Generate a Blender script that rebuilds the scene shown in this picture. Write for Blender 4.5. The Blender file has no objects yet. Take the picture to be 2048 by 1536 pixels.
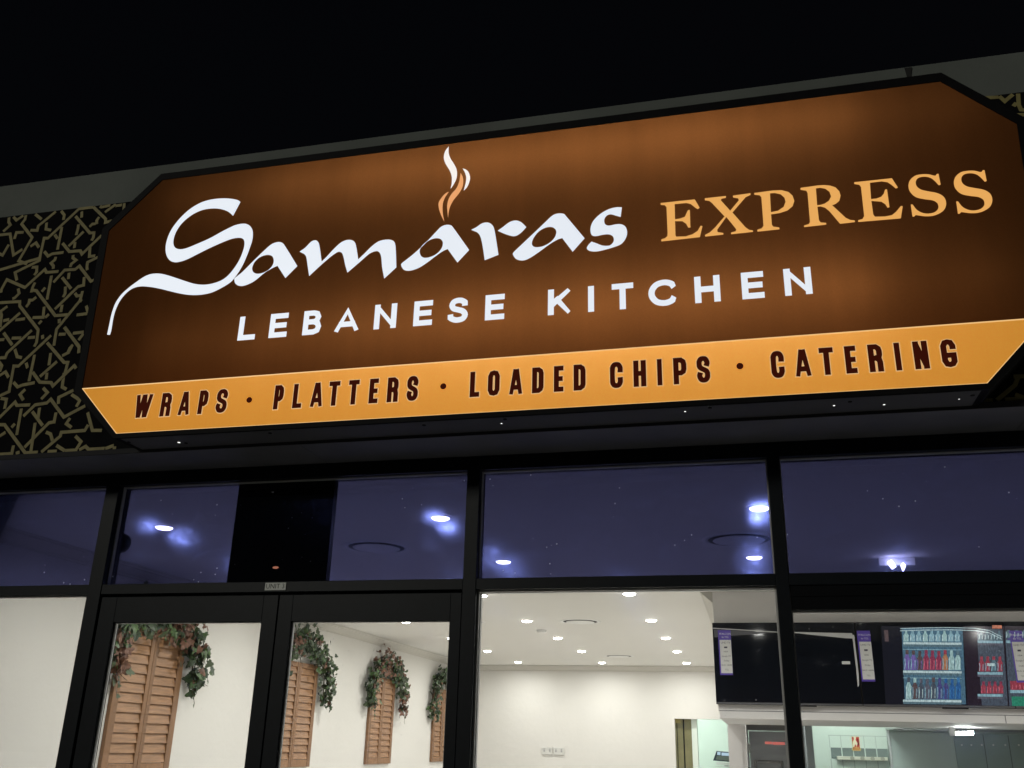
import bpy, bmesh, math, random
from mathutils import Vector, Matrix, noise
from mathutils.geometry import tessellate_polygon
random.seed(7)
S = bpy.context.scene
COL = S.collection
# ------------------------------------------------------------------ camera
FPX = 1876.0
EYE = Vector((0, 0, 1.6))
RX = Vector((7936, -516, -1876)).normalized()
RY = Vector((500, 730, 1876)).normalized()
RY = (RY - RX * RX.dot(RY)).normalized()
RZ = RX.cross(RY)
def w2(v): return Vector((RX.dot(v), RY.dot(v), RZ.dot(v)))
cx, cy, cz = w2(Vector((1, 0, 0))), w2(Vector((0, -1, 0))), w2(Vector((0, 0, -1)))
cam_d = bpy.data.cameras.new('camera')
cam = bpy.data.objects.new('camera', cam_d); COL.objects.link(cam)
cam_d.sensor_width = 36; cam_d.lens = FPX / 2048 * 36; cam_d.clip_start = 0.05; cam_d.clip_end = 500
cam.matrix_world = Matrix(((cx.x, cy.x, cz.x, 0), (cx.y, cy.y, cz.y, 0), (cx.z, cy.z, cz.z, 1.6), (0, 0, 0, 1)))
S.camera = cam
# ------------------------------------------------------------------ world, street light, exposure
W = bpy.data.worlds.new('World'); S.world = W; W.use_nodes = True
nt = W.node_tree; nt.nodes.clear()
wo = nt.nodes.new('ShaderNodeOutputWorld'); wb = nt.nodes.new('ShaderNodeBackground')
sk = nt.nodes.new('ShaderNodeTexSky'); sk.sky_type = 'NISHITA'; sk.sun_disc = False
sk.sun_elevation = math.radians(-4.3); sk.sun_rotation = math.radians(200)
nt.links.new(sk.outputs[0], wb.inputs[0]); nt.links.new(wb.outputs[0], wo.inputs[0])
wb.inputs[1].default_value = 0.15
sd = bpy.data.lights.new('sun', 'SUN'); sd.energy = 0.48; sd.angle = math.radians(8); sd.color = (1.0, 0.97, 0.86)
so = bpy.data.objects.new('sun', sd); COL.objects.link(so)
so.rotation_euler = Vector((0.42, 0.80, -0.30)).to_track_quat('-Z', 'Y').to_euler()
S.view_settings.view_transform = 'Standard'; S.view_settings.look = 'None'
S.view_settings.exposure = 0; S.view_settings.gamma = 1
S.cycles.use_denoising = True
S.cycles.max_bounces = 8; S.cycles.diffuse_bounces = 4; S.cycles.transparent_max_bounces = 16
S.cycles.sample_clamp_indirect = 4

# ------------------------------------------------------------------ helpers
def ray(px, py): return w2(Vector((px - 1024, py - 768, FPX)))
def atY(px, py, y):
    r = ray(px, py); return EYE + r * (y / r.y)
def atX(px, py, x):
    r = ray(px, py); return EYE + r * (x / r.x)
def atZ(px, py, z):
    r = ray(px, py); return EYE + r * ((z - 1.6) / r.z)
def lin(r, g, b):
    f = lambda c: (c / 255 / 12.92) if c <= 10.3 else ((c / 255 + 0.055) / 1.055) ** 2.4
    return (f(r), f(g), f(b))
MATS = {}
def mat(name, col, rough=0.5, metal=0.0, var=0.0, scale=20, bump=0.0, bscale=60, spec=0.5, emis=None, estr=0.0, stretch=None):
    if name in MATS: return MATS[name]
    m = bpy.data.materials.new(name); m.use_nodes = True
    n = m.node_tree; b = n.nodes['Principled BSDF']
    b.inputs['Base Color'].default_value = (*col, 1); b.inputs['Roughness'].default_value = rough
    b.inputs['Metallic'].default_value = metal; b.inputs['Specular IOR Level'].default_value = spec
    tc = n.nodes.new('ShaderNodeTexCoord'); co = tc.outputs['Object']
    if stretch:
        mp = n.nodes.new('ShaderNodeMapping'); mp.inputs['Scale'].default_value = stretch
        n.links.new(co, mp.inputs[0]); co = mp.outputs[0]
    if var > 0:
        t = n.nodes.new('ShaderNodeTexNoise'); t.inputs['Scale'].default_value = scale; t.inputs['Detail'].default_value = 6
        n.links.new(co, t.inputs['Vector'])
        r = n.nodes.new('ShaderNodeValToRGB')
        r.color_ramp.elements[0].position = 0.3; r.color_ramp.elements[1].position = 0.7
        r.color_ramp.elements[0].color = (*[c * (1 - var) for c in col], 1)
        r.color_ramp.elements[1].color = (*[min(1, c * (1 + var)) for c in col], 1)
        n.links.new(t.outputs['Fac'], r.inputs[0]); n.links.new(r.outputs[0], b.inputs['Base Color'])
    if bump > 0:
        t2 = n.nodes.new('ShaderNodeTexNoise'); t2.inputs['Scale'].default_value = bscale; t2.inputs['Detail'].default_value = 4
        n.links.new(co, t2.inputs['Vector'])
        bp = n.nodes.new('ShaderNodeBump'); bp.inputs['Strength'].default_value = bump; bp.inputs['Distance'].default_value = 0.01
        n.links.new(t2.outputs['Fac'], bp.inputs['Height']); n.links.new(bp.outputs[0], b.inputs['Normal'])
    if emis:
        b.inputs['Emission Color'].default_value = (*emis, 1); b.inputs['Emission Strength'].default_value = estr
    MATS[name] = m; return m
def glass(name, tint, speck=0.0, smear=0.0, glow=0.0):
    m = bpy.data.materials.new(name); m.use_nodes = True
    n = m.node_tree; n.nodes.clear(); N = n.nodes.new; L = n.links.new
    out = N('ShaderNodeOutputMaterial')
    tr = N('ShaderNodeBsdfTransparent'); tr.inputs[0].default_value = (*[c ** 0.5 for c in tint], 1)   # the pane has two faces
    gl = N('ShaderNodeBsdfGlossy'); gl.inputs['Roughness'].default_value = 0.02
    fr = N('ShaderNodeFresnel'); fr.inputs[0].default_value = 1.45
    mx = N('ShaderNodeMixShader'); L(fr.outputs[0], mx.inputs[0]); L(tr.outputs[0], mx.inputs[1]); L(gl.outputs[0], mx.inputs[2])
    last = mx
    tc = N('ShaderNodeTexCoord')
    # wiped smears and haze on the pane: they scatter lamp light from behind
    if glow > 0:
        rf = N('ShaderNodeBsdfRefraction'); rf.inputs['IOR'].default_value = 1.12; rf.inputs['Roughness'].default_value = 0.5
        rf.inputs[0].default_value = (0.35, 0.45, 0.95, 1)
        mp = N('ShaderNodeMapping'); mp.inputs['Scale'].default_value = (1.5, 1, 2.2); mp.inputs['Rotation'].default_value = (0, 0.5, 0)
        L(tc.outputs['Object'], mp.inputs[0])
        ns = N('ShaderNodeTexNoise'); ns.inputs['Scale'].default_value = 5.0; ns.inputs['Detail'].default_value = 8; ns.inputs['Distortion'].default_value = 1.6
        L(mp.outputs[0], ns.inputs['Vector'])
        rp = N('ShaderNodeMapRange'); rp.inputs[1].default_value = 0.50; rp.inputs[2].default_value = 0.80
        rp.inputs[3].default_value = glow * 0.5; rp.inputs[4].default_value = glow * 1.8
        L(ns.outputs['Fac'], rp.inputs[0])
        m2 = N('ShaderNodeMixShader'); L(rp.outputs[0], m2.inputs[0]); L(last.outputs[0], m2.inputs[1]); L(rf.outputs[0], m2.inputs[2]); last = m2
    if glow > .05:                                           # horizontal wiping ridges smear lamp light up and down
        r2 = N('ShaderNodeBsdfRefraction'); r2.inputs['IOR'].default_value = 1.20; r2.inputs['Roughness'].default_value = 0.28; r2.inputs[0].default_value = (0.40, 0.52, 0.95, 1)
        mpb = N('ShaderNodeMapping'); mpb.inputs['Scale'].default_value = (3, 1, 90); L(tc.outputs['Object'], mpb.inputs[0])
        nb = N('ShaderNodeTexNoise'); nb.inputs['Scale'].default_value = 1.0; nb.inputs['Detail'].default_value = 3; L(mpb.outputs[0], nb.inputs['Vector'])
        bp = N('ShaderNodeBump'); bp.inputs['Strength'].default_value = 1.0; bp.inputs['Distance'].default_value = 0.03; L(nb.outputs['Fac'], bp.inputs['Height']); L(bp.outputs[0], r2.inputs['Normal'])
        m4 = N('ShaderNodeMixShader'); m4.inputs[0].default_value = glow * .05; L(last.outputs[0], m4.inputs[1]); L(r2.outputs[0], m4.inputs[2]); last = m4
    if speck > 0:
        df = N('ShaderNodeBsdfTranslucent'); df.inputs[0].default_value = (0.8, 0.82, 0.85, 1)
        v = N('ShaderNodeTexVoronoi'); v.inputs['Scale'].default_value = 26; v.inputs['Randomness'].default_value = 1
        L(tc.outputs['Object'], v.inputs['Vector'])
        lt = N('ShaderNodeMath'); lt.operation = 'LESS_THAN'; L(v.outputs['Distance'], lt.inputs[0]); lt.inputs[1].default_value = 0.075
        ns2 = N('ShaderNodeTexNoise'); ns2.inputs['Scale'].default_value = 3.2; L(tc.outputs['Object'], ns2.inputs['Vector'])
        gt = N('ShaderNodeMath'); gt.operation = 'GREATER_THAN'; L(ns2.outputs['Fac'], gt.inputs[0]); gt.inputs[1].default_value = 0.56
        mu = N('ShaderNodeMath'); mu.operation = 'MULTIPLY'; L(lt.outputs[0], mu.inputs[0]); L(gt.outputs[0], mu.inputs[1])
        mu2 = N('ShaderNodeMath'); mu2.operation = 'MULTIPLY'; L(mu.outputs[0], mu2.inputs[0]); mu2.inputs[1].default_value = speck
        m3 = N('ShaderNodeMixShader'); L(mu2.outputs[0], m3.inputs[0]); L(last.outputs[0], m3.inputs[1]); L(df.outputs[0], m3.inputs[2]); last = m3
    L(last.outputs[0], out.inputs[0])
    return m
def emit(name, col, strength, base=(0.05, 0.05, 0.05), rough=0.4):
    return mat(name, base, rough, emis=col, estr=strength)

def link(name, me, parent=None):
    o = bpy.data.objects.new(name, me); COL.objects.link(o)
    if parent is not None:
        o.parent = parent
        o.matrix_parent_inverse = Matrix() if parent.parent else Matrix.Translation(-parent.location)
    return o
class MB:
    def __init__(s): s.v = []; s.f = []; s.m = []
    def add(s, vs, fs, mi=0):
        k = len(s.v); s.v += [tuple(v) for v in vs]
        for f in fs: s.f.append([k + i for i in f]); s.m.append(mi)
    def box(s, x0, x1, y0, y1, z0, z1, mi=0):
        s.add([(x0,y0,z0),(x1,y0,z0),(x1,y1,z0),(x0,y1,z0),(x0,y0,z1),(x1,y0,z1),(x1,y1,z1),(x0,y1,z1)],
              [(0,3,2,1),(4,5,6,7),(0,1,5,4),(1,2,6,5),(2,3,7,6),(3,0,4,7)], mi)
    def cyl(s, c, axis, r, h, n=28, mi=0, r2=None):
        c = Vector(c); a = Vector(axis).normalized(); u = a.orthogonal().normalized(); w = a.cross(u)
        r2 = r if r2 is None else r2; vs = []
        for k in range(n):
            t = 2 * math.pi * k / n; d = u * math.cos(t) + w * math.sin(t)
            vs += [c + d * r, c + a * h + d * r2]
        fs = [(2*k, 2*((k+1) % n), 2*((k+1) % n)+1, 2*k+1) for k in range(n)]
        fs += [tuple(2*k for k in reversed(range(n))), tuple(2*k+1 for k in range(n))]
        s.add(vs, fs, mi)
    def ring(s, c, axis, prof, n=40, mi=0):   # prof: (radius, height) list revolved
        c = Vector(c); a = Vector(axis).normalized(); u = a.orthogonal().normalized(); w = a.cross(u); vs = []; fs = []
        P = len(prof)
        for k in range(n):
            t = 2 * math.pi * k / n; d = u * math.cos(t) + w * math.sin(t)
            vs += [c + d * r + a * h for r, h in prof]
        for k in range(n):
            for j in range(P - 1):
                b = (k + 1) % n
                fs.append((k*P+j, b*P+j, b*P+j+1, k*P+j+1))
        s.add(vs, fs, mi)
    # flat figures in a plane y = const, with thickness th towards the viewer
    def poly(s, loops, y, th=0.0015, mi=0):
        loops = [[Vector((p[0], 0, p[1])) for p in l] for l in loops]
        tri = tessellate_polygon(loops); flat = [p for l in loops for p in l]
        s.add([(p.x, y - th, p.z) for p in flat], [tuple(t) for t in tri], mi)
        if th > 0:
            for l in loops:
                n = len(l)
                s.add([(p.x, y - th, p.z) for p in l] + [(p.x, y, p.z) for p in l],
                      [(i, (i+1) % n, n + (i+1) % n, n + i) for i in range(n)], mi)
    def split(s, name, mats, parent=None, smooth=False, bevel=0.0):
        # one object per separate piece, all of the same name
        par = list(range(len(s.v)))
        def find(i):
            while par[i] != i: par[i] = par[par[i]]; i = par[i]
            return i
        for f in s.f:
            for i in f[1:]: par[find(i)] = find(f[0])
        groups = {}
        for f, m in zip(s.f, s.m): groups.setdefault(find(f[0]), []).append((f, m))
        out = []
        for fs in groups.values():
            q = MB(); mp = {}
            for f, m in fs:
                for i in f:
                    if i not in mp: mp[i] = len(q.v); q.v.append(s.v[i])
                q.f.append([mp[i] for i in f]); q.m.append(m)
            out.append(q.build(name, mats, parent, smooth, bevel))
        return out
    def build(s, name, mats, parent=None, smooth=False, bevel=0.0):
        me = bpy.data.meshes.new(name); me.from_pydata(s.v, [], s.f)
        if not isinstance(mats, (list, tuple)): mats = [mats]
        for m in mats: me.materials.append(m)
        for p, i in zip(me.polygons, s.m): p.material_index = i; p.use_smooth = smooth
        me.update()
        o = link(name, me, parent)
        if bevel > 0:
            b = o.modifiers.new('bevel', 'BEVEL'); b.width = bevel; b.segments = 2; b.limit_method = 'ANGLE'
        return o
def one(name, args, m, parent=None, bevel=0.0):
    b = MB(); b.box(*args); return b.build(name, m, parent, bevel=bevel)
def tag(o, label=None, cat=None, group=None, kind=None):
    if label: o['label'] = label
    if cat: o['category'] = cat
    if group: o['group'] = group
    if kind: o['kind'] = kind
    return o
def thing(name, loc, label, cat, group=None):
    o = bpy.data.objects.new(name, None); COL.objects.link(o); o.location = loc; o.empty_display_size = 0.1
    return tag(o, label, cat, group)
def text_mesh(name, s, loc, size, m, parent, align='CENTER', spacing=1.0, sx=1.0, bold=0.0):
    c = bpy.data.curves.new(name, 'FONT'); c.body = s; c.size = size; c.align_x = align; c.align_y = 'CENTER'
    c.space_character = spacing; c.offset = bold; c.resolution_u = 2
    t = bpy.data.objects.new(name, c); COL.objects.link(t)
    bpy.context.view_layer.update()
    me = bpy.data.meshes.new_from_object(t.evaluated_get(bpy.context.evaluated_depsgraph_get()))
    bpy.data.objects.remove(t)
    for v in me.vertices: v.co = Vector((v.co.x * sx + loc[0], loc[1], v.co.y + loc[2]))
    me.materials.clear(); me.materials.append(m)
    return link(name, me, parent)
def add_text(name, lines, m, parent):       # several lines in one mesh
    obs = [text_mesh(name, *l, m, None) for l in lines]
    bm = bmesh.new()
    for o in obs: bm.from_mesh(o.data)
    me = bpy.data.meshes.new(name); bm.to_mesh(me); bm.free(); me.materials.append(m)
    for o in obs: bpy.data.objects.remove(o)
    return link(name, me, parent)

def stroke(mb, pts, w, y, closed=False, ext=0.0, th=0.0015, mi=0, maxm=1.6):
    """a band of width w along pts (x, z) in the plane y"""
    P = [Vector(p) for p in pts]
    Q = [P[0]]
    for p in P[1:]:
        if (p - Q[-1]).length > 1e-5: Q.append(p)
    P = Q
    if closed and (P[0] - P[-1]).length < 1e-5: P.pop()
    n = len(P)
    if not closed and ext:
        P[0] = P[0] + (P[0] - P[1]).normalized() * ext
        P[-1] = P[-1] + (P[-1] - P[-2]).normalized() * ext
    L, R = [], []
    for i in range(n):
        a = P[i] - P[i-1] if (closed or i > 0) else P[1] - P[0]
        b = P[(i+1) % n] - P[i] if (closed or i < n-1) else P[-1] - P[-2]
        a = a.normalized(); b = b.normalized()
        t = a + b
        t = t.normalized() if t.length > 1e-4 else b
        nn = Vector((-t.y, t.x)); na = Vector((-a.y, a.x))
        k = min(maxm, 1 / max(0.2, nn.dot(na))) * w / 2
        L.append(P[i] + nn * k); R.append(P[i] - nn * k)
    m = n if closed else n - 1
    vs = [(p.x, y - th, p.y) for p in L] + [(p.x, y - th, p.y) for p in R] + [(p.x, y, p.y) for p in L] + [(p.x, y, p.y) for p in R]
    fs = []
    for i in range(m):
        j = (i + 1) % n
        fs.append((i, j, n + j, n + i)); fs.append((i, j, 2*n + j, 2*n + i)); fs.append((n + i, n + j, 3*n + j, 3*n + i))
    if not closed: fs += [(0, n, 3*n, 2*n), (n-1, 2*n-1, 4*n-1, 3*n-1)]
    mb.add(vs, fs, mi)
def catmull(pts, closed=True, k=5):
    """pts: (x, y) smooth or (x, y, 1) corner"""
    out = []; n = len(pts)
    for i in range(n if closed else n - 1):
        p1, p2 = pts[i], pts[(i+1) % n]; p0, p3 = pts[i-1], pts[(i+2) % n]
        c1, c2 = len(p1) > 2, len(p2) > 2
        a, b = Vector(p1[:2]), Vector(p2[:2]); d = (b - a).length
        z, e = Vector(p0[:2]), Vector(p3[:2])
        m1 = (b - a) if c1 else (b - z) / max(1e-6, ((b - a).length + (a - z).length)) * d
        m2 = (b - a) if c2 else (e - a) / max(1e-6, ((b - a).length + (e - b).length)) * d
        for j in range(k):
            t = j / k; t2, t3 = t*t, t*t*t
            out.append(a*(2*t3-3*t2+1) + m1*(t3-2*t2+t) + b*(-2*t3+3*t2) + m2*(t3-t2))
    return out

# ------------------------------------------------------------------ materials
BLK = mat('black powder coated aluminium', (0.009, 0.012, 0.016), 0.42, var=0.15, scale=30, spec=0.16)
BLK2 = mat('black matt sheet', (0.012, 0.012, 0.013), 0.6, var=0.2, scale=12, spec=0.15)
BEAD = mat('gasket with painted reflection', (0.55, 0.55, 0.54), 0.45)  # light grey also paints the lit room's reflection along the frame reveals
WALL = mat('painted plaster wall', (0.68, 0.665, 0.63), 0.75, var=0.015, scale=1.2, bump=0.22, bscale=16)
CEIL = mat('painted plaster ceiling', (0.73, 0.715, 0.675), 0.8, var=0.015, scale=2)
BULK = mat('grey white painted bulkhead', (0.80, 0.775, 0.765), 0.6, var=0.02, scale=5)
RENDER = mat('grey painted parapet sheet', (0.17, 0.19, 0.175), 0.85, var=0.14, scale=2.2, bump=0.2, bscale=90)
SOFF = mat('dark soffit sheet', (0.19, 0.19, 0.205), 0.6, var=0.15, scale=4)
GOLD = mat('faded gold vinyl', (0.33, 0.285, 0.11), 0.6, var=0.18, scale=25)
STEEL = mat('stainless steel', (0.50, 0.52, 0.52), 0.38, metal=0.55, var=0.08, scale=4, stretch=(1, 1, 6))
KWALL = mat('pale green white kitchen wall', (0.70, 0.78, 0.72), 0.5, var=0.02, scale=3)

# ------------------------------------------------------------------ ground
tag(one('ground', (-60, 60, -60, 60, -0.3, -0.004), mat('asphalt', (0.05, 0.05, 0.05), 0.9, var=0.3, scale=40)), kind='structure')
tag(one('footpath', (-20, 20, 0.6, 3.99, -0.1, 0.0), mat('concrete paving', (0.42, 0.42, 0.40), 0.9, var=0.15, scale=6)), kind='structure')

# ------------------------------------------------------------------ building shell (outside)
YF = 3.69      # fascia plane
YG = 4.0       # front of the window frames
SOFZ = 2.832
bld = thing('shop_building', (0, YF, 0), 'single storey shop front with grey parapet and black fascia under a night sky', 'building')
b = MB(); b.box(-14, 9, YF + 0.006, 4.25, 4.238, 4.446)
b.build('parapet', RENDER, bld)
b = MB()                                                     # panel joints and drips on the parapet
j = atY(1815, 140, YF + 0.004)
b.box(j.x - 0.006, j.x + 0.006, YF + 0.002, YF + 0.006, 4.238, 4.441)
b.poly([[(j.x - 0.012, 4.44), (j.x + 0.02, 4.44), (j.x + 0.012, 4.40), (j.x + 0.01, 4.33), (j.x - 0.004, 4.32), (j.x - 0.008, 4.40)]], YF + 0.002, 0.001)
b.split('panel_joint', mat('dark joint stain', (0.03, 0.03, 0.03), 0.9), bld)
one('fascia_panel', (-14, 9, YF, 4.2, SOFZ + 0.006, 4.236), mat('black fascia vinyl', (0.010, 0.010, 0.011), 0.8, var=0.2, scale=8, spec=0.05), bld)
one('wall', (-14, 9, 4.252, 4.40, 2.90, 4.43), WALL, bld)
b = MB()
for x0, x1 in ((-14, -4.9), (-4.897, -1.92), (-1.917, 1.1), (1.103, 9)): b.box(x0, x1, YF - 0.004, 4.2, SOFZ, SOFZ + 0.005)
b.build('soffit', SOFF, bld)
b = MB(); b.box(-14, 9, YF - 0.010, YF - 0.0045, SOFZ - 0.004, SOFZ + 0.020)
b.build('soffit_trim', mat('dark trim', (0.05, 0.05, 0.054), 0.8, spec=.1), bld)

# geometric interlaced pattern, gold strips on black, traced on the fascia plane
def K(o, s): return lambda p: (lambda q: (q.x, q.z))(atY(o[0] + p[0] / s, o[1] + p[1] / s, YF))
s1 = 14.629
LAT = {
 ((0,410), s1): [[(-120,895),(300,845),(400,1470),(660,1300)],[(280,330),(260,500),(310,590),(100,780)],[(400,350),(490,450),(690,300)],
   [(770,280),(740,430),(640,560),(950,960),(555,1640),(800,1730)],[(430,1000),(490,810),(700,805)],[(900,745),(1100,750),(1130,620),(1650,180)],
   [(-80,1400),(80,1470),(260,1160)],[(1040,250),(1220,420)],[(1370,520),(1350,710),(1500,740)],[(1810,120),(1890,300),(1860,440)] ,
   [(1820,650),(1690,1310)],[(1610,870),(1690,990)],[(900,1220),(1060,1110),(1150,1250)],[(1300,1360),(1410,1500),(1530,1430),(1860,1390)]],
 ((120,400), s1): [[(-1800,2060),(-590,1700),(-460,1120),(-350,1120),(560,260),(980,210)],
   [(460,480),(880,970),(1000,960),(980,1100),(930,1190)],[(650,340),(640,520)],[(550,720),(530,850),(480,1030)],[(260,1360),(700,930)],
   [(450,1240),(430,1410)],[(990,190),(1340,560),(1330,660),(1520,610)],[(1320,360),(1640,120)],[(1150,500),(1080,600),(1080,710)],
   [(1060,700),(950,710),(870,790)],[(1890,90),(1870,310)],[(1180,190),(1230,215),(1480,160)],[(1640,180),(1820,150)]],
 ((0,400), 5.907): [[(740,510),(820,610),(950,600),(970,640),(1190,430),(1230,430),(1225,460)]],
 ((80,505), s1): [[(975,80),(965,160),(1060,230),(920,340),(890,430)],[(470,130),(440,220),(330,310),(400,400),(390,480)],[(1470,-140),(1450,120),(1620,100)],
   [(1770,110),(1400,290),(1380,420),(1390,520)],[(1630,790),(1500,850),(1160,400),(1040,500),(730,520),(400,880)],[(860,600),(840,780)],
   [(650,730),(910,1060)],[(1300,720),(1280,960),(1120,1000),(440,1660)],[(750,1000),(740,1200),(680,1310)],
   [(1030,1190),(1090,1280),(1220,1250),(1180,1400),(1230,1430)]],
 ((0,505), s1): [[(500,820),(450,590),(1160,240),(1190,100)],[(940,440),(1090,430),(1080,580),(1010,670)],
   [(40,1180),(50,1090),(210,800),(740,1030),(1320,500),(1370,590),(1720,560)],[(1510,680),(1380,1380)],[(1030,880),(960,1020),(920,1170)],
   [(930,1100),(1070,1120),(1620,1850),(2020,1820)],[(1330,1030),(1230,1150)],[(540,1060),(570,1200),(440,1330),(370,1360)],
   [(1070,1310),(960,1400),(870,1400),(850,1500),(770,1600)]],
 ((0,600), s1): [[(-120,95),(590,50),(590,180),(1130,880),(1080,1250),(1010,1370)],[(220,190),(10,340),(50,440),(10,800)],[(590,380),(-80,960)],[(100,610),(270,570)],
   [(460,590),(740,550)],[(960,520),(1270,510),(1300,200)],[(1440,420),(1330,520)],[(1230,610),(1140,710)],[(110,960),(360,1320)],[(-100,1170),(130,1160)],
   [(350,1120),(620,1110)],[(820,1110),(1030,1090)],[(1740,560),(1740,680)],[(1250,1030),(1260,1140)],[(1830,150),(1790,360)]],
 ((60,600), s1): [[(1540,-260),(1480,0),(780,860),(700,1340)],[(1370,440),(1680,400)],[(1650,170),(1710,380)],[(850,1010),(1050,1000)],[(1260,980),(1580,940)],
   [(1570,990),(1430,1180)],[(1010,800),(1450,1370),(1430,1560)],[(1260,1310),(1160,1420),(1110,1540)]],
 ((0,640), 5.296): [[(425,600),(605,440)],[(540,350),(520,480)],[(160,310),(185,390),(235,400)],[(370,370),(310,650)],[(280,455),(295,510)],
   [(350,555),(425,660),(545,665),(565,700),(790,485),(810,515)],[(680,560),(660,710),(705,735)],[(500,560),(490,630)],[(145,660),(190,710),(240,690),(370,665)],
   [(270,735),(215,790),(250,850)],[(460,720),(505,770),(440,840)],[(0,590),(60,550),(95,610)],[(-10,440),(25,490),(0,550)],[(10,830),(70,840),(50,940)],
   [(-30,1060),(160,870),(180,905),(320,900)],[(780,745),(625,820),(620,890)],[(760,790),(850,850),(810,920)],[(905,910),(680,1030),(540,840),(500,880),(375,900),(250,1020)],
   [(230,940),(180,1220)],[(345,970),(455,1120)],[(420,930),(405,1040)],[(595,980),(575,1080),(520,1090),(260,1350)],[(-10,1110),(50,1110),(265,1430),(400,1410)],
   [(375,1090),(330,1390)],[(160,1100),(125,1140)],[(745,1040),(705,1100),(760,1140)],[(490,1190),(540,1210),(560,1280)],[(935,1110),(900,1170),(650,1190),(640,1230),(430,1440)],
   [(930,980),(980,1170),(1080,1170)],[(800,1230),(860,1290),(800,1400)],[(600,1330),(680,1430)],[(500,1430),(600,1410)],[(690,1400),(820,1390)],
   [(840,1390),(910,1340),(940,1385),(1110,1370)],[(1110,1395),(1205,1330)],[(1190,1390),(1230,1360)],[(0,1230),(60,1190)],[(145,1330),(125,1430),(-20,1440)],
   [(165,1440),(210,1400)],[(340,110),(80,350),(60,400),(-20,405)],[(545,165),(200,490),(150,490),(100,760),(-20,815)],
   [(500,240),(680,450),(720,450),(690,560)],[(690,80),(840,290),(840,350)],[(770,265),(730,345),(660,380)]],
 ((1940,170), 11.81): [[(330,310),(670,290)],[(690,270),(820,390),(1010,230)],[(1130,200),(1150,480),(1200,590),(1400,610)],[(1020,510),(1090,430)],[(1070,710),(1400,700)]],
 ((1780,700), 6.4): [[(1580,340),(1800,335)],[(1640,350),(1600,450),(1380,720)],[(1200,710),(1320,680)],[(1480,690),(1760,665)],[(1600,570),(1760,700)]],
}
def clip_bot(pts):
    return [(x, min(4.229, max(SOFZ + 0.028, z))) for x, z in pts]
b = MB(); k = 0
for (o, sc), lines in LAT.items():
    f = K(o, sc)
    for ln in lines:
        pts = clip_bot([f(p) for p in ln]); k += 1
        stroke(b, pts, 0.0165, YF - 0.0003 * (k % 7), th=0.0012, mi=0)
        if pts[0][0] < -2.7:                                 # the same pattern carries on beyond both edges of the photo
            mir = [(-7.93 - x, z) for x, z in pts]
            for base in (pts, mir):
                for sh_ in (0, -2.44, -4.88, 6.72, 9.16):
                    if sh_ == 0 and base is pts: continue
                    q_ = [(x + sh_, z) for x, z in base]
                    if sh_ > 0 and min(p[0] for p in q_) < 1.36: continue
                    stroke(b, q_, 0.0165, YF - 0.0003 * (k % 7), th=0.0012, mi=0)
b.build('star_pattern', GOLD, bld)

# ------------------------------------------------------------------ sign light box
YS = 3.508
def PS(px, py): q = atY(px, py, YS); return (q.x, q.z)
sign = thing('light_box_sign', (-0.92, YF, 2.85), 'long illuminated brown sign box with cut corners, white script and a gold strip below', 'shop sign')
def rt(x, z): return (x * YS, 1.6 + z * YS)
face = [rt(-.7800,.7440), rt(-.8530,.6690), rt(-.8450,.4275), rt(-.7795,.3608), rt(.2560,.3603), rt(.3225,.4300), rt(.3320,.6720), rt(.2600,.7430)]
outer = [rt(-.7835,.7545), rt(-.8640,.6735), rt(-.8560,.4235), rt(-.7815,.3545), rt(.2580,.3540), rt(.3335,.4250), rt(.3430,.6770), rt(.2625,.7550)]
YB = YF - 0.001
b = MB()
n = 8
# front rim (ring between outer and face), side returns
b.add([(p[0], YS - 0.004, p[1]) for p in outer] + [(p[0], YS - 0.004, p[1]) for p in face] + [(p[0], YB, p[1]) for p in outer] + [(p[0], YS + 0.012, p[1]) for p in face],
      [(i, (i+1) % n, n + (i+1) % n, n + i) for i in range(n)] + [(i, (i+1) % n, 2*n + (i+1) % n, 2*n + i) for i in range(n)]
      + [(n + i, n + (i+1) % n, 3*n + (i+1) % n, 3*n + i) for i in range(n)])
b.build('sign_frame', mat('black sign frame', (0.008, 0.008, 0.009), 0.6, var=0.2, scale=15, spec=0.1), sign)
b = MB(); b.add([(p[0] * 1.0, YB - 0.004, p[1]) for p in outer], [tuple(range(n))])
b.build('back_panel', mat('white reflective back', (0.42, 0.42, 0.42), 0.8), sign)
split_l, split_r = rt(-.8450,.4275), rt(.3225,.4300)
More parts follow.
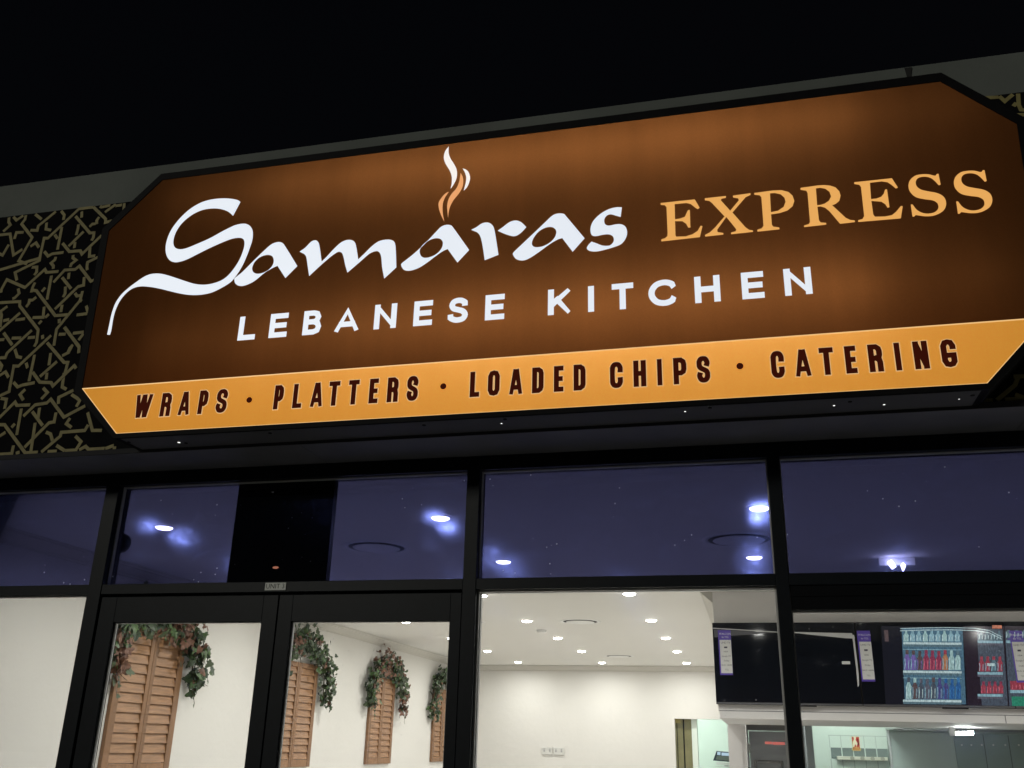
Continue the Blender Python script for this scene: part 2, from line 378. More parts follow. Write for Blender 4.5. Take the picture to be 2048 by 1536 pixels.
def panel(name, pts, col, parent, emis, es, y):
    m = bpy.data.materials.new(name); m.use_nodes = True; nn = m.node_tree; nn.nodes.clear(); N = nn.nodes.new; L = nn.links.new
    out = N('ShaderNodeOutputMaterial'); t = N('ShaderNodeBsdfTranslucent'); e = N('ShaderNodeEmission'); a = N('ShaderNodeAddShader')
    d = N('ShaderNodeBsdfDiffuse'); a2 = N('ShaderNodeAddShader')
    tc = N('ShaderNodeTexCoord'); mp = N('ShaderNodeMapping'); mp.inputs['Scale'].default_value = (9, 1, 0.7)
    ns = N('ShaderNodeTexNoise'); ns.inputs['Scale'].default_value = 1.6; ns.inputs['Detail'].default_value = 3
    L(tc.outputs['Object'], mp.inputs[0]); L(mp.outputs[0], ns.inputs['Vector'])
    n2 = N('ShaderNodeTexNoise'); n2.inputs['Scale'].default_value = 160; n2.inputs['Detail'].default_value = 3; L(tc.outputs['Object'], n2.inputs['Vector'])
    ad = N('ShaderNodeMath'); ad.operation = 'ADD'; L(ns.outputs['Fac'], ad.inputs[0]); L(n2.outputs['Fac'], ad.inputs[1])
    r = N('ShaderNodeMapRange'); r.inputs[1].default_value = 0.6; r.inputs[2].default_value = 1.4; r.inputs[3].default_value = 0.86; r.inputs[4].default_value = 1.14
    L(ad.outputs[0], r.inputs[0])
    vm = N('ShaderNodeVectorMath'); vm.operation = 'SCALE'; vm.inputs[0].default_value = col; L(r.outputs[0], vm.inputs['Scale'])
    L(vm.outputs[0], t.inputs[0])
    d.inputs[0].default_value = (*[c * 0.5 for c in col], 1)
    e.inputs[0].default_value = (*emis, 1); e.inputs[1].default_value = es
    L(t.outputs[0], a.inputs[0]); L(e.outputs[0], a.inputs[1]); L(a.outputs[0], a2.inputs[0]); L(d.outputs[0], a2.inputs[1]); L(a2.outputs[0], out.inputs[0])
    bb = MB(); bb.poly([pts], y, 0.0); return bb.build(name, m, parent)
panel('brown_face', [face[0], face[1], split_l, split_r, face[6], face[7]], (0.145, 0.055, 0.0155), sign, (1.0, .36, .12), 0.006, YS)
panel('gold_strip', [split_l, face[3], face[4], split_r], (0.60, 0.32, 0.12), sign, (1.0, .41, .04), 0.47, YS)
b = MB(); stroke(b, [split_l, split_r], 0.005, YS, th=0.0010); stroke(b, [split_l, face[3], face[4], split_r], 0.006, YS, th=0.0014)
b.build('edge_line', emit('pale gold line', lin(250, 200, 130), 0.9), sign)
# two rows of tubes inside the box light the faces from behind
for zz, xs, power in ((.712, (-.760, .300), (.22, .62, .95, 1.05, 1.08, 1.08, .8, .18)), (.487, (-.760, .300), (.22, .5, .8, .98, 1.05, 1.05, .88, .2))):
    x0, x1 = xs[0] * YS, xs[1] * YS; nseg = len(power); sg = (x1 - x0) / nseg
    for q in range(nseg):
        b = MB(); b.cyl((x0 + q * sg + 0.01, YS + 0.148, 1.6 + zz * YS), (1, 0, 0), 0.014, sg - 0.02, n=8)
        b.build('light_tube', mat('lit tube %.2f' % power[q], (0.8, 0.8, 0.8), 0.5, emis=(1.0, 0.93, 0.85), estr=10.5 * power[q]), sign, smooth=True)

WHT = emit('lit white acrylic', lin(227, 233, 241), 1.0)
def tr(o, s, pts): return [((lambda q: (q[0], q[1]))(PS(o[0] + p[0] / s, o[1] + p[1] / s)) + tuple(p[2:])) for p in pts]
YL = YS - 0.001
def glyph(mb, o, s, loops, smooth=True, mi=0, y=YL):
    L = []
    for l in loops:
        q = tr(o, s, l); L.append(catmull(q) if smooth else [Vector(p[:2]) for p in q])
    mb.poly(L, y, 0.002, mi)
b = MB()
cS = ((180, 380), 3.938)
glyph(b, *cS, [[(1186,95,1),(1128,204,1),(1090,172),(1040,153),(980,146),(900,155),(830,182),(770,222),(715,275),(675,340),(658,400),(662,440),(682,462),(715,469),(760,461),(850,425),(950,380),
  (1050,325),(1100,300),(1150,278),(1215,267),(1255,280),(1278,310),(1284,350),(1278,400),(1262,450),(1240,510),(1205,590),(1160,665),(1110,725),(1040,770),(960,808),(880,825),(800,828),
  (720,818),(640,800),(560,780),(480,765),(400,760),(340,775),(290,810),(240,870),(205,940),(185,1010),(168,1110),(158,1142,1),(138,1140,1),(155,1060),(175,970),(205,890),(250,825),(310,770),(370,725),
  (430,685),(480,665),(540,660),(600,670),(680,695),(760,722),(830,742),(900,748),(970,738),(1040,712),(1090,675),(1140,615),(1180,550),(1205,490),(1218,440),(1216,400),(1198,381),(1160,378),
  (1110,388),(1040,415),(940,460),(850,505),(770,545),(720,563),(670,570),(630,555),(605,515),(598,465),(605,410),(630,340),(670,275),(730,205),(800,145),(880,100),(960,77),(1050,68),(1120,72),(1165,82)]])
glyph(b, *cS, [[(1140,715),(1140,700),(1165,678),(1200,650),(1300,550),(1400,455),(1440,425),(1485,412),(1515,418),(1532,435),(1634,600,1),(1540,694,1),(1478,598,1),(1440,615),(1380,650),(1300,715),(1250,742),(1200,757),(1165,752),(1145,735)],
  [(1282,600),(1300,565),(1340,530),(1390,513),(1430,518),(1448,545),(1445,585),(1415,625),(1370,652),(1320,662),(1290,650),(1278,625)]])
cM = ((480, 280), 4.2667)
glyph(b, *cM, [[(512,955,1),(560,920),(610,870),(640,858),(662,865),(677,895),(698,1040,1),(740,1000),(800,935),(860,880),(905,858),(945,855),(975,868),(990,900),(1010,1022,1),(1060,975),(1120,915),(1180,870),(1230,855),
  (1280,853),(1315,868),(1328,910),(1335,1088,1),(1232,1183,1),(1215,1090),(1208,1010),(1197,970),(1175,950),(1140,955),(1100,975),(1020,1045),(918,1132,1),(900,1070),(885,1000),(870,965),(845,955),(815,968),(765,1005),(690,1070),(592,1161,1),
  (580,1080),(567,1000),(550,975),(530,965)]])
glyph(b, *cM, [[(1376,1068),(1385,1052),(1420,1025),(1500,960),(1600,865),(1680,780),(1720,742),(1760,727),(1800,730),(1817,745),(1956,940,1),(1856,1047,1),(1773,932,1),(1740,945),(1680,985),(1600,1045),(1540,1085),(1480,1110),(1430,1117),(1395,1105)],
  [(1535,940),(1560,900),(1610,860),(1665,840),(1710,845),(1732,875),(1725,920),(1690,965),(1640,995),(1580,1008),(1545,990)]])
cR = ((760, 280), 3.793)
glyph(b, *cR, [[(694,683,1),(730,665),(775,635),(815,628),(845,640),(865,670),(885,780),(899,872,1),(795,913,1),(785,840),(770,760),(755,720),(735,700),(715,692)]])
glyph(b, *cR, [[(895,690,1),(930,665),(985,625),(1030,613),(1070,625),(1110,662,1),(1075,700),(1040,725),(1010,731),(960,718),(920,702)]])
glyph(b, *cR, [[(1009,870),(1014,855),(1060,810),(1150,725),(1250,630),(1310,575),(1350,560),(1395,563),(1412,580),(1552,747,1),(1462,849,1),(1383,745,1),(1350,755),(1290,790),(1200,855),(1130,900),(1085,915),(1035,905)],
  [(1153,780),(1165,745),(1205,695),(1260,665),(1310,663),(1337,690),(1330,735),(1290,780),(1230,810),(1180,815),(1158,803)]])
glyph(b, *cR, [[(1835,513,1),(1826,585,1),(1790,575),(1750,565),(1720,575),(1702,605),(1708,640),(1735,652),(1790,642),(1830,642),(1862,660),(1875,700),(1865,745),(1830,790),(1770,815),(1700,835),(1640,847),(1590,842),(1570,825),(1580,800),(1605,773,1),
  (1640,785),(1690,803),(1740,803),(1765,785),(1775,760),(1765,730),(1735,717),(1690,720),(1640,730),(1610,725),(1598,700),(1600,660),(1620,615),(1670,565),(1730,530),(1790,513)]])
b.build('script_lettering', WHT, sign)
b = MB()
glyph(b, *cR, [[(522,52,1),(500,80),(487,115),(487,150),(500,185),(530,235),(545,280),(545,330),(537,370,1),(555,345),(578,300),(585,260),(580,220),(560,180),(535,140),(522,100)]])
glyph(b, *cR, [[(628,218,1),(645,250),(655,285),(652,325),(643,360),(637,384,1),(660,360),(678,320),(684,285),(672,245),(650,225)]])
glyph(b, *cR, [[(613,252,1),(608,285),(600,325),(580,370),(545,410),(520,455),(511,500),(513,545),(517,590,1),(522,545),(535,500),(560,455),(600,405),(625,360),(632,320),(628,280)]], mi=1)
glyph(b, *cR, [[(521,395,1),(495,410),(465,445),(446,480),(448,520),(462,565),(488,621,1),(479,570),(475,525),(478,480),(492,440),(508,415)]], mi=1)
b.build('steam_emblem', [emit('lit warm white', lin(246, 240, 235), 1.0), emit('lit peach acrylic', lin(232, 160, 100), 1.0)], sign)
b = MB(); cE = ((1310, 370), 5.851); cF = ((1640, 320), 5.851)
glyph(b, *cE, [[(65,215),(465,172),(522,268),(500,285),(470,265),(420,225),(370,212),(230,225),(235,405),(300,395),(350,375),(385,300),(408,295),(415,500),(390,500),(365,455),(320,425),(235,425),(240,590),(250,608),(360,605),(440,580),(500,540),(535,480),(555,485),(525,612),(75,662),(75,640),(120,625),(146,600),(148,560),(135,260),(115,238),(68,235)]], False)
glyph(b, *cE, [[(582,160),(830,132),(830,152),(780,162),(768,180),(880,305),(980,185),(975,158),(915,148),(912,128),(1117,100),(1117,118),(1060,145),(905,325),(1060,500),(1100,528),(1145,535),(1147,550),(892,578),(890,560),(945,545),(952,520),(835,375),(728,525),(733,555),(800,565),(800,582),(590,605),(585,588),(640,560),(700,505),(815,370),(665,210),(635,187),(585,182)]], False)
glyph(b, *cE, [[(1162,98),(1380,68),(1480,65),(1560,85),(1610,130),(1630,190),(1610,250),(1550,300),(1460,330),(1358,345),(1368,470),(1385,492),(1455,500),(1456,520),(1200,547),(1198,527),(1250,510),(1270,480),(1245,145),(1225,122),(1163,115)],
  [(1345,100),(1400,95),(1470,110),(1515,150),(1528,200),(1505,260),(1440,305),(1357,322)]], False)
glyph(b, *cE, [[(1703,38),(1900,10),(1980,5),(2050,12),(2111,32),(2156,78),(2171,128),(2156,188),(2115,222),(2071,240),(2231,388),(2281,412),(2336,418),(2338,436),(2166,456),(2041,308),(1991,268),(1940,252),(1900,256),(1918,415),(1938,442),(2003,447),(2003,465),(1745,495),(1745,478),(1800,460),(1814,435),(1785,95),(1770,68),(1703,58)],
  [(1882,42),(1931,34),(1991,45),(2041,80),(2061,138),(2035,188),(1985,222),(1931,238),(1897,241)]], False)
glyph(b, *cF, [[(400,265),(840,218),(910,325),(888,335),(840,295),(790,262),(720,252),(583,268),(597,462),(660,455),(715,435),(745,400),(760,350),(783,347),(812,555),(790,560),(765,520),(720,490),(600,480),(622,640),(642,668),(760,665),(840,650),(890,610),(945,543),(967,545),(945,685),(447,727),(447,708),(495,695),(517,660),(480,320),(460,292),(402,283)]], False)
s_pts = [(1385,165,1),(1410,290,1),(1390,298,1),(1340,245),(1290,210),(1220,197),(1150,212),(1120,255),(1130,310),(1180,350),(1260,370),(1380,395),(1450,440),(1475,510),(1455,580),(1400,625),(1320,655),(1230,660),(1165,652),(1120,645,1),(1100,665,1),(1082,665,1),(1062,525,1),(1082,525,1),(1130,585),(1190,620),(1260,632),(1340,615),(1383,570),(1375,510),(1320,475),(1220,460),(1120,435),(1055,375),(1035,310),(1050,245),(1110,190),(1190,172),(1270,172),(1345,188),(1365,168,1)]
glyph(b, *cF, [s_pts], True)
glyph(b, *cF, [[((p[0] - 1385) * 1.02 + 1923, (p[1] - 165) * 1.01 + 122 - (p[0] - 1385) * 0.012) + p[2:] for p in s_pts]], True)
b.build('serif_lettering', emit('lit gold acrylic', lin(230, 167, 88), 1.0), sign)

# stroke alphabets: u, v in 0..1 inside the inset letter rectangle
G1 = {'L': [[(0,1),(0,0),(1,0)]], 'E': [[(1,1),(0,1),(0,0),(1,0)], [(0,.5),(.92,.5)]],
 'B': [[(0,0),(0,1),(.55,1),(.8,.95),(.92,.78),(.82,.6),(.6,.54),(0,.54)], [(.2,.54),(.6,.54),(.88,.46),(1,.27),(.9,.07),(.62,0),(0,0)]],
 'A': [[(0,0),(.5,1),(1,0)], [(.22,.26),(.78,.26)]], 'N': [[(0,0),(0,1)], [(0,1),(1,0)], [(1,0),(1,1)]],
 'S': [[(.94,.84),(.74,.97),(.48,1),(.2,.94),(.08,.77),(.2,.6),(.5,.52),(.82,.43),(.98,.25),(.85,.06),(.5,0),(.22,.04),(0,.17)]],
 'K': [[(0,0),(0,1)], [(1,1),(.1,.38)], [(.38,.6),(1.05,0)]], 'I': [[(0,0),(0,1)]], 'T': [[(0,1),(1,1)], [(.5,1),(.5,0)]],
 'C': [[(1,.84),(.8,.97),(.55,1),(.25,.92),(.06,.72),(0,.5),(.06,.28),(.25,.08),(.55,0),(.8,.03),(1,.16)]], 'H': [[(0,0),(0,1)], [(1,0),(1,1)], [(0,.5),(1,.5)]]}
G2 = {'L': G1['L'], 'E': [[(1,1),(0,1),(0,0),(1,0)], [(0,.5),(.85,.5)]], 'I': G1['I'], 'T': G1['T'], 'H': G1['H'],
 'A': [[(-.10,0),(.40,1)], [(.60,1),(1.10,0)], [(.2,.22),(.8,.22)]],
 'W': [[(-.02,1),(.16,0)], [(.22,0),(.46,1)], [(.54,1),(.66,0)], [(.74,0),(1.02,1)]],
 'R': [[(0,0),(0,1),(.62,1),(.92,.92),(1,.8),(1,.64),(.9,.53),(.55,.49),(0,.49)], [(.6,.48),(.92,.42),(1,.3),(1,0)]],
 'P': [[(0,0),(0,1),(.62,1),(.92,.92),(1,.8),(1,.58),(.9,.46),(.62,.4),(0,.4)]],
 'D': [[(0,0),(0,1),(.6,1),(.9,.93),(1,.82),(1,.18),(.9,.07),(.6,0),(0,0)]],
 'N': [[(0,0),(0,1)], [(.02,1.02),(.98,-.02)], [(1,0),(1,1)]],
 'O': [[(0,.18),(0,.82),(.2,.97),(.5,1),(.8,.97),(1,.82),(1,.18),(.8,.03),(.5,0),(.2,.03),(0,.18)]],
 'C': [[(1,.73),(1,.82),(.8,.97),(.5,1),(.2,.97),(0,.82),(0,.18),(.2,.03),(.5,0),(.8,.03),(1,.18),(1,.27)]],
 'G': [[(1,.78),(1,.82),(.8,.97),(.5,1),(.2,.97),(0,.82),(0,.18),(.2,.03),(.5,0),(.8,.03),(1,.14),(1,.41),(.66,.41)]],
 'S': [[(1,.75),(1,.83),(.8,.97),(.5,1),(.2,.97),(0,.84),(0,.68),(.15,.57),(.85,.42),(1,.3),(1,.16),(.8,.03),(.5,0),(.2,.03),(0,.17),(0,.25)]]}
def letter(mb, G, ch, xl, xr, z0, z1, w, th0, y=YL, grow=0.0):
    h = w / 2; k = 0
    single = ch == 'I'; v0 = len(mb.v)
    for st in G[ch]:
        k += 1
        if single: pts = [((xl + xr) / 2, z0 + h + v * (z1 - z0 - w)) for u, v in st]
        else: pts = [(xl + h + u * (xr - xl - w), z0 + h + v * (z1 - z0 - w)) for u, v in st]
        cl = st[0] == st[-1]
        if ch in 'SC' and not cl: pts = [Vector(p_) for p_ in catmull(pts, closed=False, k=4)] + [Vector(pts[-1])]
        stroke(mb, pts, ((xr - xl) if single else w) + grow, y - 0.0002 * k, closed=cl, ext=0 if cl else h + grow / 2, th=th0)
    g = grow / 2                                             # trim slanted ends to the letter's own box
    for i in range(v0, len(mb.v)):
        x, yy, z = mb.v[i]; mb.v[i] = (min(xr + g, max(xl - g, x)), yy, min(z1 + g, max(z0 - g, z)))
def row(mb, G, items, zr0, zr1, wf, grow=0.0, y=YL):
    z0, z1 = 1.6 + zr0 * YS, 1.6 + zr1 * YS
    for ch, o, s, xl, yl, xr, yr in items:
        a, c = PS(o[0] + xl / s, o[1] + yl / s), PS(o[0] + xr / s, o[1] + yr / s)
        letter(mb, G, ch, a[0], c[0], z0, z1, (z1 - z0) * wf, 0.0010, y, grow)
o1, o2 = (440, 520), (1060, 500); q = 3.4133
b = MB()
row(b, G1, [('L',o1,q,118,555,235,548),('E',o1,q,330,538,452,528),('B',o1,q,560,518,690,470),('A',o1,q,778,500,945,487),('N',o1,q,1048,475,1200,465),('E',o1,q,1318,453,1446,446),('S',o1,q,1554,400,1694,380),('E',o1,q,1808,410,1940,400),
 ('K',o2,q,122,442,276,430),('I',o2,q,397,418,438,415),('T',o2,q,558,260,705,250),('C',o2,q,808,290,997,290),('H',o2,q,1128,355,1303,345),('E',o2,q,1450,328,1603,318),('N',o2,q,1742,305,1930,290)], .4795, .5135, .215)
b.build('kitchen_lettering', WHT, sign)
c1, c2, c3, c4, c5 = (260,730), (640,710), (920,690), (1200,680), (1530,660); q = 5.12
menu = [('W',c1,q,75,330,243,316),('R',c1,q,300,538,403,535),('A',c1,q,487,528,600,522),('P',c1,q,690,500,807,330),('S',c1,q,880,430,988,440),('P',c1,q,1465,455,1583,250),('L',c1,q,1660,445,1752,440),('A',c1,q,1843,435,1965,430),
 ('T',c2,q,103,295,212,290),('T',c2,q,303,280,410,272),('E',c2,q,497,495,588,490),('R',c2,q,683,485,795,480),('S',c2,q,890,400,1003,400),('L',c2,q,1533,430,1630,425),
 ('O',c3,q,288,390,408,385),('A',c3,q,505,505,638,495),('D',c3,q,738,488,857,400),('E',c3,q,962,473,1060,468),('D',c3,q,1165,460,1287,380),('C',c3,q,1537,330,1669,330),('H',c3,q,1780,420,1910,415),
 ('I',c4,q,591,455,640,453),('P',c4,q,757,440,884,250),('S',c4,q,995,370,1130,370),
 ('C',c5,q,60,350,200,380),('A',c5,q,318,470,478,463),('T',c5,q,547,200,690,190),('E',c5,q,835,440,950,432),('R',c5,q,1075,425,1220,418),('I',c5,q,1347,408,1405,405),('N',c5,q,1540,393,1690,385),('G',c5,q,1805,260,1962,260)]
b = MB(); row(b, G2, menu, .3808, .4128, .185, grow=.007, y=YL + .0006); b.build('letter_halo', emit('pale gold halo', lin(238, 190, 130), 0.8), sign)  # pale sharpening halo round the letters, painted as a glowing outline
b = MB(); row(b, G2, menu, .3808, .4128, .185, y=YL - .0012)
for o, x, y in ((c1, 1225, 360), (c2, 1265, 323), (c4, 1433, 270)):
    p = PS(o[0] + x / q, o[1] + y / q); b.poly([[(p[0] + .0135 * math.cos(t * .3927), p[1] + .0135 * math.sin(t * .3927)) for t in range(16)]], YL - .0012, 0.002)
b.build('menu_lettering', mat('dark brown vinyl', (0.012, 0.002, 0.001), 0.7, spec=0.05, emis=(1, .13, .05), estr=0.032), sign)
b = MB(); zl_, zr_ = outer[3][1] - .002, outer[4][1] - .002
b.add([(outer[3][0] + .03, YS + .003, zl_), (outer[4][0] - .03, YS + .003, zr_), (outer[4][0] - .03, YF - .011, zr_), (outer[3][0] + .03, YF - .011, zl_)], [(0,1,2,3)])
b.build('under_tray', mat('dark under tray', (0.12, 0.12, 0.125), 0.7), sign)
# little holes under the box where its light leaks out, and dark screws beside them
b = MB()
for px, py, r in ((358,884,.0085),(1003,846,.005),(1370,822,.005),(1668,810,.006),(1768,808,.0065),(1918,797,.004)):
    p = atZ(px, py, SOFZ + 0.012); zz = 1.6 + .3545 * YS + (.338 * YF - .3545 * YS) * max(0, min(1, (p.y - YS) / (YF - YS)))
    p = atZ(px, py, zz - 0.003); b.cyl((p.x, p.y, p.z - .002), (0, 0, -1), r * .75, 0.001, n=10)
b.split('leak_hole', emit('light leaking through a hole', (1, 1, .95), 1.3), sign)
b = MB()
for px, py in ((258,884),(540,866),(848,850),(1010,838),(1420,815),(1700,803),(1945,790),(372,886)):
    p = atZ(px, py, 1.6 + .3545 * YS - 0.003); b.cyl((p.x, p.y, p.z), (0, 0, -1), .008, 0.003, n=10)
b.split('screw', mat('black screw head', (0.004, 0.004, 0.004), 0.7), sign)

# ------------------------------------------------------------------ shopfront frames and panes
TB0, TB1, HT = 2.224, 2.272, 2.766          # transom bar, head
fr = thing('window_frame', (-1.2, YG, 0), 'black aluminium shopfront framing with a row of tinted panes over clear glass', 'shopfront')
YD = 4.10
b = MB()
MULL = [(-4.66, -4.58), (-3.12, -3.045), (-1.216, -1.155), (.116, .168), (1.45, 1.50)]
for x0, x1 in MULL: b.box(x0, x1, YG, YD, 0, HT + 0.002)
b.split('mullion', BLK, fr, bevel=0.002)
b = MB(); b.box(-6.5, 4.5, YG - 0.002, YD + 0.003, HT, SOFZ - 0.001); b.build('head_rail', BLK, fr, bevel=0.002)
def bays(f):
    for k in range(len(MULL) - 1): f(MULL[k][1], MULL[k+1][0], k)
b = MB()
bays(lambda x0, x1, k: b.box(x0, x1, YG + 0.003, YD - 0.003, TB0, TB1))
b.split('transom_bar', BLK, fr, bevel=0.002)
b = MB()                                         # grey gaskets round each opening, pale to paint the reflections along the reveals
def gask(x0, x1, z0, z1, sides='LRTB', g=0.006, y0=YG + 0.035):
    y1 = y0 + 0.02
    if 'L' in sides: b.box(x0 + .0005, x0 + g, y0, y1, z0, z1)
    if 'R' in sides: b.box(x1 - g, x1 - .0005, y0, y1, z0, z1)
    if 'T' in sides: b.box(x0 + g, x1 - g, y0, y1, z1 - g, z1 - .0005)
    if 'B' in sides: b.box(x0 + g, x1 - g, y0, y1, z0 + .0005, z0 + g)
bays(lambda x0, x1, k: gask(x0, x1, TB1, HT, 'LRT', 0.005))
gask(-4.58, -3.12, 0.05, TB0); gask(-1.155, .116, 0.05, TB0, 'LRTB', 0.007); gask(-1.155, .116, 0.05, TB0, 'LT', 0.007, YG + 0.072); gask(.168, 1.45, 0.05, 2.125)
b.build('gasket', BEAD, fr)
FILM = glass('tinted pane glass', (0.082, 0.088, 0.215), speck=0.6, glow=0.052)
CLR = glass('clear pane glass', (0.93, 0.95, 0.93), speck=0.10, glow=0.008)
bays(lambda x0, x1, k: one('tinted_pane', (x0, x1, YG + 0.057, YG + 0.0585, TB1, HT), FILM, fr))
for x0, x1, z1 in ((-4.58, -3.12, TB0), (-1.155, .116, TB0), (.168, 1.45, 2.13)):
    one('glass_pane', (x0, x1, YG + 0.057, YG + 0.0585, 0.05, z1), CLR, fr)
one('sill_rail', (-6.5, 4.5, YG, YD, 0, 0.05), BLK, fr)
b = MB(); b.box(.170, 1.448, YG + 0.012, YD - 0.01, 2.125, TB0 - 0.001); b.box(.170, 1.448, YG + 0.006, YG + 0.012, 2.125, 2.132); b.box(.170, 1.448, YG + 0.006, YG + 0.012, 2.18, 2.186)
b.build('roller_head_box', mat('gloss black head box', (0.006, 0.007, 0.009), 0.2), fr)

# the black box standing behind the tinted glass over the doors, with a red reflection painted on as a glowing disc
ab = thing('black_panel', (-2.12, YD + .02, 2.272), 'plain black panel filling the middle of the glass above the doors', 'panel')
one('panel_board', (-2.408, -1.897, YG + 0.060, YG + 0.10, 2.2725, 2.7655), mat('black board', (0.004, 0.004, 0.0045), 0.55, spec=0.1), ab)
p = atY(551, 1135, YG + 0.05)
b = MB(); b.cyl((p.x, YG + 0.052, p.z), (0, -1, 0), .006, .002, n=12)
for v in range(len(b.v)): b.v[v] = (p.x + (b.v[v][0] - p.x) * 2.6, b.v[v][1], b.v[v][2])
b.build('red_reflection', emit('dim red reflection', (0.9, 0.25, 0.12), 0.30), ab)
p = atY(236, 1084, 4.12)
rs = thing('round_sensor', (p.x, 4.14, p.z), 'small black round sensor beside the mullion in the pane above the left door', 'sensor')
b = MB(); b.ring((p.x, 4.16, p.z), (0, -1, 0), [(0.048, 0), (0.05, .02), (.042, .045), (.025, .055), (0.0005, .058)]); b.build('sensor_dome', BLK2, rs, smooth=True)
b = MB(); b.box(p.x - 0.04, p.x + 0.012, 4.101, 4.159, p.z - .02, p.z + .02); b.build('bracket', BLK2, rs)

# doors
def door(x0, x1, g0, g1, label):
    d = thing('entrance_door', ((x0 + x1) / 2, YG + .03, 0), label, 'door', 'pair of entrance doors')
    b = MB(); gz = 2.092
    b.box(x0, g0, YG + .012, YG + .058, 0.01, 2.212); b.box(g1, x1, YG + .012, YG + .058, 0.01, 2.212)
    b.box(g0, g1, YG + .012, YG + .058, gz, 2.212); b.box(g0, g1, YG + .012, YG + .058, 0.01, 0.14)
    b.build('door_frame', BLK, d, bevel=0.0015)
    one('glass_pane', (g0, g1, YG + .034, YG + .0355, .14, gz), CLR, d)
    b = MB(); w = .006
    for yy in (YG + .027, YG + .0365):
        b.box(g0 + .0005, g0 + w, yy, yy + .006, .14, gz); b.box(g1 - w, g1 - .0005, yy, yy + .006, .14, gz); b.box(g0 + w, g1 - w, yy, yy + .006, gz - w * .6, gz - .0005)
    b.build('gasket', BEAD, d)
    hx = g1 + .03 if label.startswith('left') else g0 - .03
    b = MB(); b.cyl((hx, YG - .035, .85), (0, 0, 1), .012, .4, n=16); b.cyl((hx, YG - .035, .9), (0, 1, 0), .008, .048, n=12); b.cyl((hx, YG - .035, 1.2), (0, 1, 0), .008, .048, n=12)
    b.build('handle', STEEL, d, smooth=True)
    return d
b = MB(); b.box(-3.0445, -1.2165, YG + .0605, YD - .004, 2.188, TB0 - .0005); b.box(-2.118, -2.082, YG + .0605, YG + .066, .02, 2.187); b.box(-3.0445, -3.02, YG + .0605, YD - .004, 0, 2.187); b.box(-1.24, -1.2165, YG + .0605, YD - .004, 0, 2.187)
b.build('door_stop', BLK, fr)
door(-3.040, -2.103, -2.955, -2.177, 'left leaf of the black glazed double doors, tallest shutter seen through it')
door(-2.097, -1.221, -2.028, -1.271, 'right leaf of the black glazed double doors, three shutters seen through it')
up = thing('unit_plate', (-2.118, YG, 2.249), 'small silver plate reading UNIT 3 above the double doors', 'number plate')
one('plate', (-2.171, -2.066, YG - .001, YG + .0025, 2.232, 2.266), mat('brushed silver plate', (0.5, 0.52, 0.5), 0.5, metal=0.2), up)
add_text('plate_lettering', [('UNIT 3', (-2.1185, YG - .0016, 2.249), .031, )], mat('black ink', (0.01, 0.01, 0.01), 0.6), up)

# ------------------------------------------------------------------ the room
CZ = 2.80; XW = -4.60; YBK = 15.77
def st(name, args, m): return tag(one(name, args, m), kind='structure')
st('floor', (XW - .2, 6.2, YG + .1, 20, -0.12, 0.0), mat('pale floor tiles', (0.55, 0.53, 0.50), 0.35, var=0.1, scale=2))
st('ceiling', (XW - .2, 6.2, YD + .005, 20, CZ, CZ + .1), CEIL)
st('wall_left', (XW - .15, XW, YD + .002, YBK + .1, 0, CZ - .001), WALL)
st('wall_right', (5.2, 5.35, YD + .002, 20, 0, CZ - .001), WALL)
b = MB(); dx0, dx1, dz = -1.235, -.42, 2.012
b.box(XW + .001, dx0, YBK, YBK + .12, 0, CZ - .002); b.box(dx0, -.27, YBK, YBK + .12, dz, CZ - .002); b.box(dx1, -.27, YBK, YBK + .12, 0, dz)
tag(b.build('wall_back', WALL), kind='structure')
st('partition_wall', (-.27, -.15, 9.97, YBK + .1, 0, CZ - .002), BULK)
# cornice profile along left wall, back wall and the partition
prof = [(0, -.085), (.012, -.085), (.016, -.070), (.028, -.064), (.055, -.040), (.068, -.026), (.080, -.022), (.084, -.008), (.098, -.006), (.098, 0)]
def cornice(m0, m1, a, c, inward):
    b = MB(); a, c, inw = Vector(a), Vector(c), Vector(inward); vs = []
    for e, sg, mi in ((a, 1, m0), (c, -1, m1)):
        d = (c - a).normalized() * sg
        for u, v in prof: vs.append(e + inw * (u + .0006) + d * (u * mi) + Vector((0, 0, v - .0015)))
    vs += [a + inw * .0006 + Vector((0, 0, -.0015)), c + inw * .0006 + Vector((0, 0, -.0015))]
    n = len(prof); b.add(vs, [(i, i + 1, n + i + 1, n + i) for i in range(n - 1)] + [tuple(range(n - 1, -1, -1)) + (2 * n,), tuple(range(n, 2 * n)) + (2 * n + 1,)])
    return tag(b.build('cornice', mat('painted cornice', (0.56, 0.54, 0.49), 0.6)), kind='structure')
cornice(0, 1, (XW, YD + .01, CZ), (XW, YBK, CZ), (1, 0, 0)); cornice(1, 1, (XW, YBK, CZ), (-.28, YBK, CZ), (0, -1, 0)); cornice(1, 0, (-.28, YBK, CZ), (-.28, 8.0, CZ), (-1, 0, 0))
# bulkhead with the screens
BY = 8.0
bk = thing('bulkhead', (2, BY, 1.82), 'grey white bulkhead over the counter that carries the row of screens', 'bulkhead')
b = MB(); b.box(-.28, 5.19, BY, 9.965, 1.878, CZ - .002)
b.build('bulkhead_box', BULK, bk)
b = MB(); b.box(-.272, 5.19, BY - .014, 9.965, 1.818, 1.872); b.build('lower_panel', mat('bulkhead lower panel', (0.78, 0.76, 0.75), 0.6), bk)
b = MB(); b.box(-.276, 5.19, BY + .002, 9.96, 1.872, 1.878); jx = atY(2008, 1430, BY).x; b.box(jx, jx + .006, BY - .0155, BY - .014, 1.818, 1.872); b.build('shadow_gap', mat('shadow gap', (0.2, 0.2, 0.2), 0.8), bk)

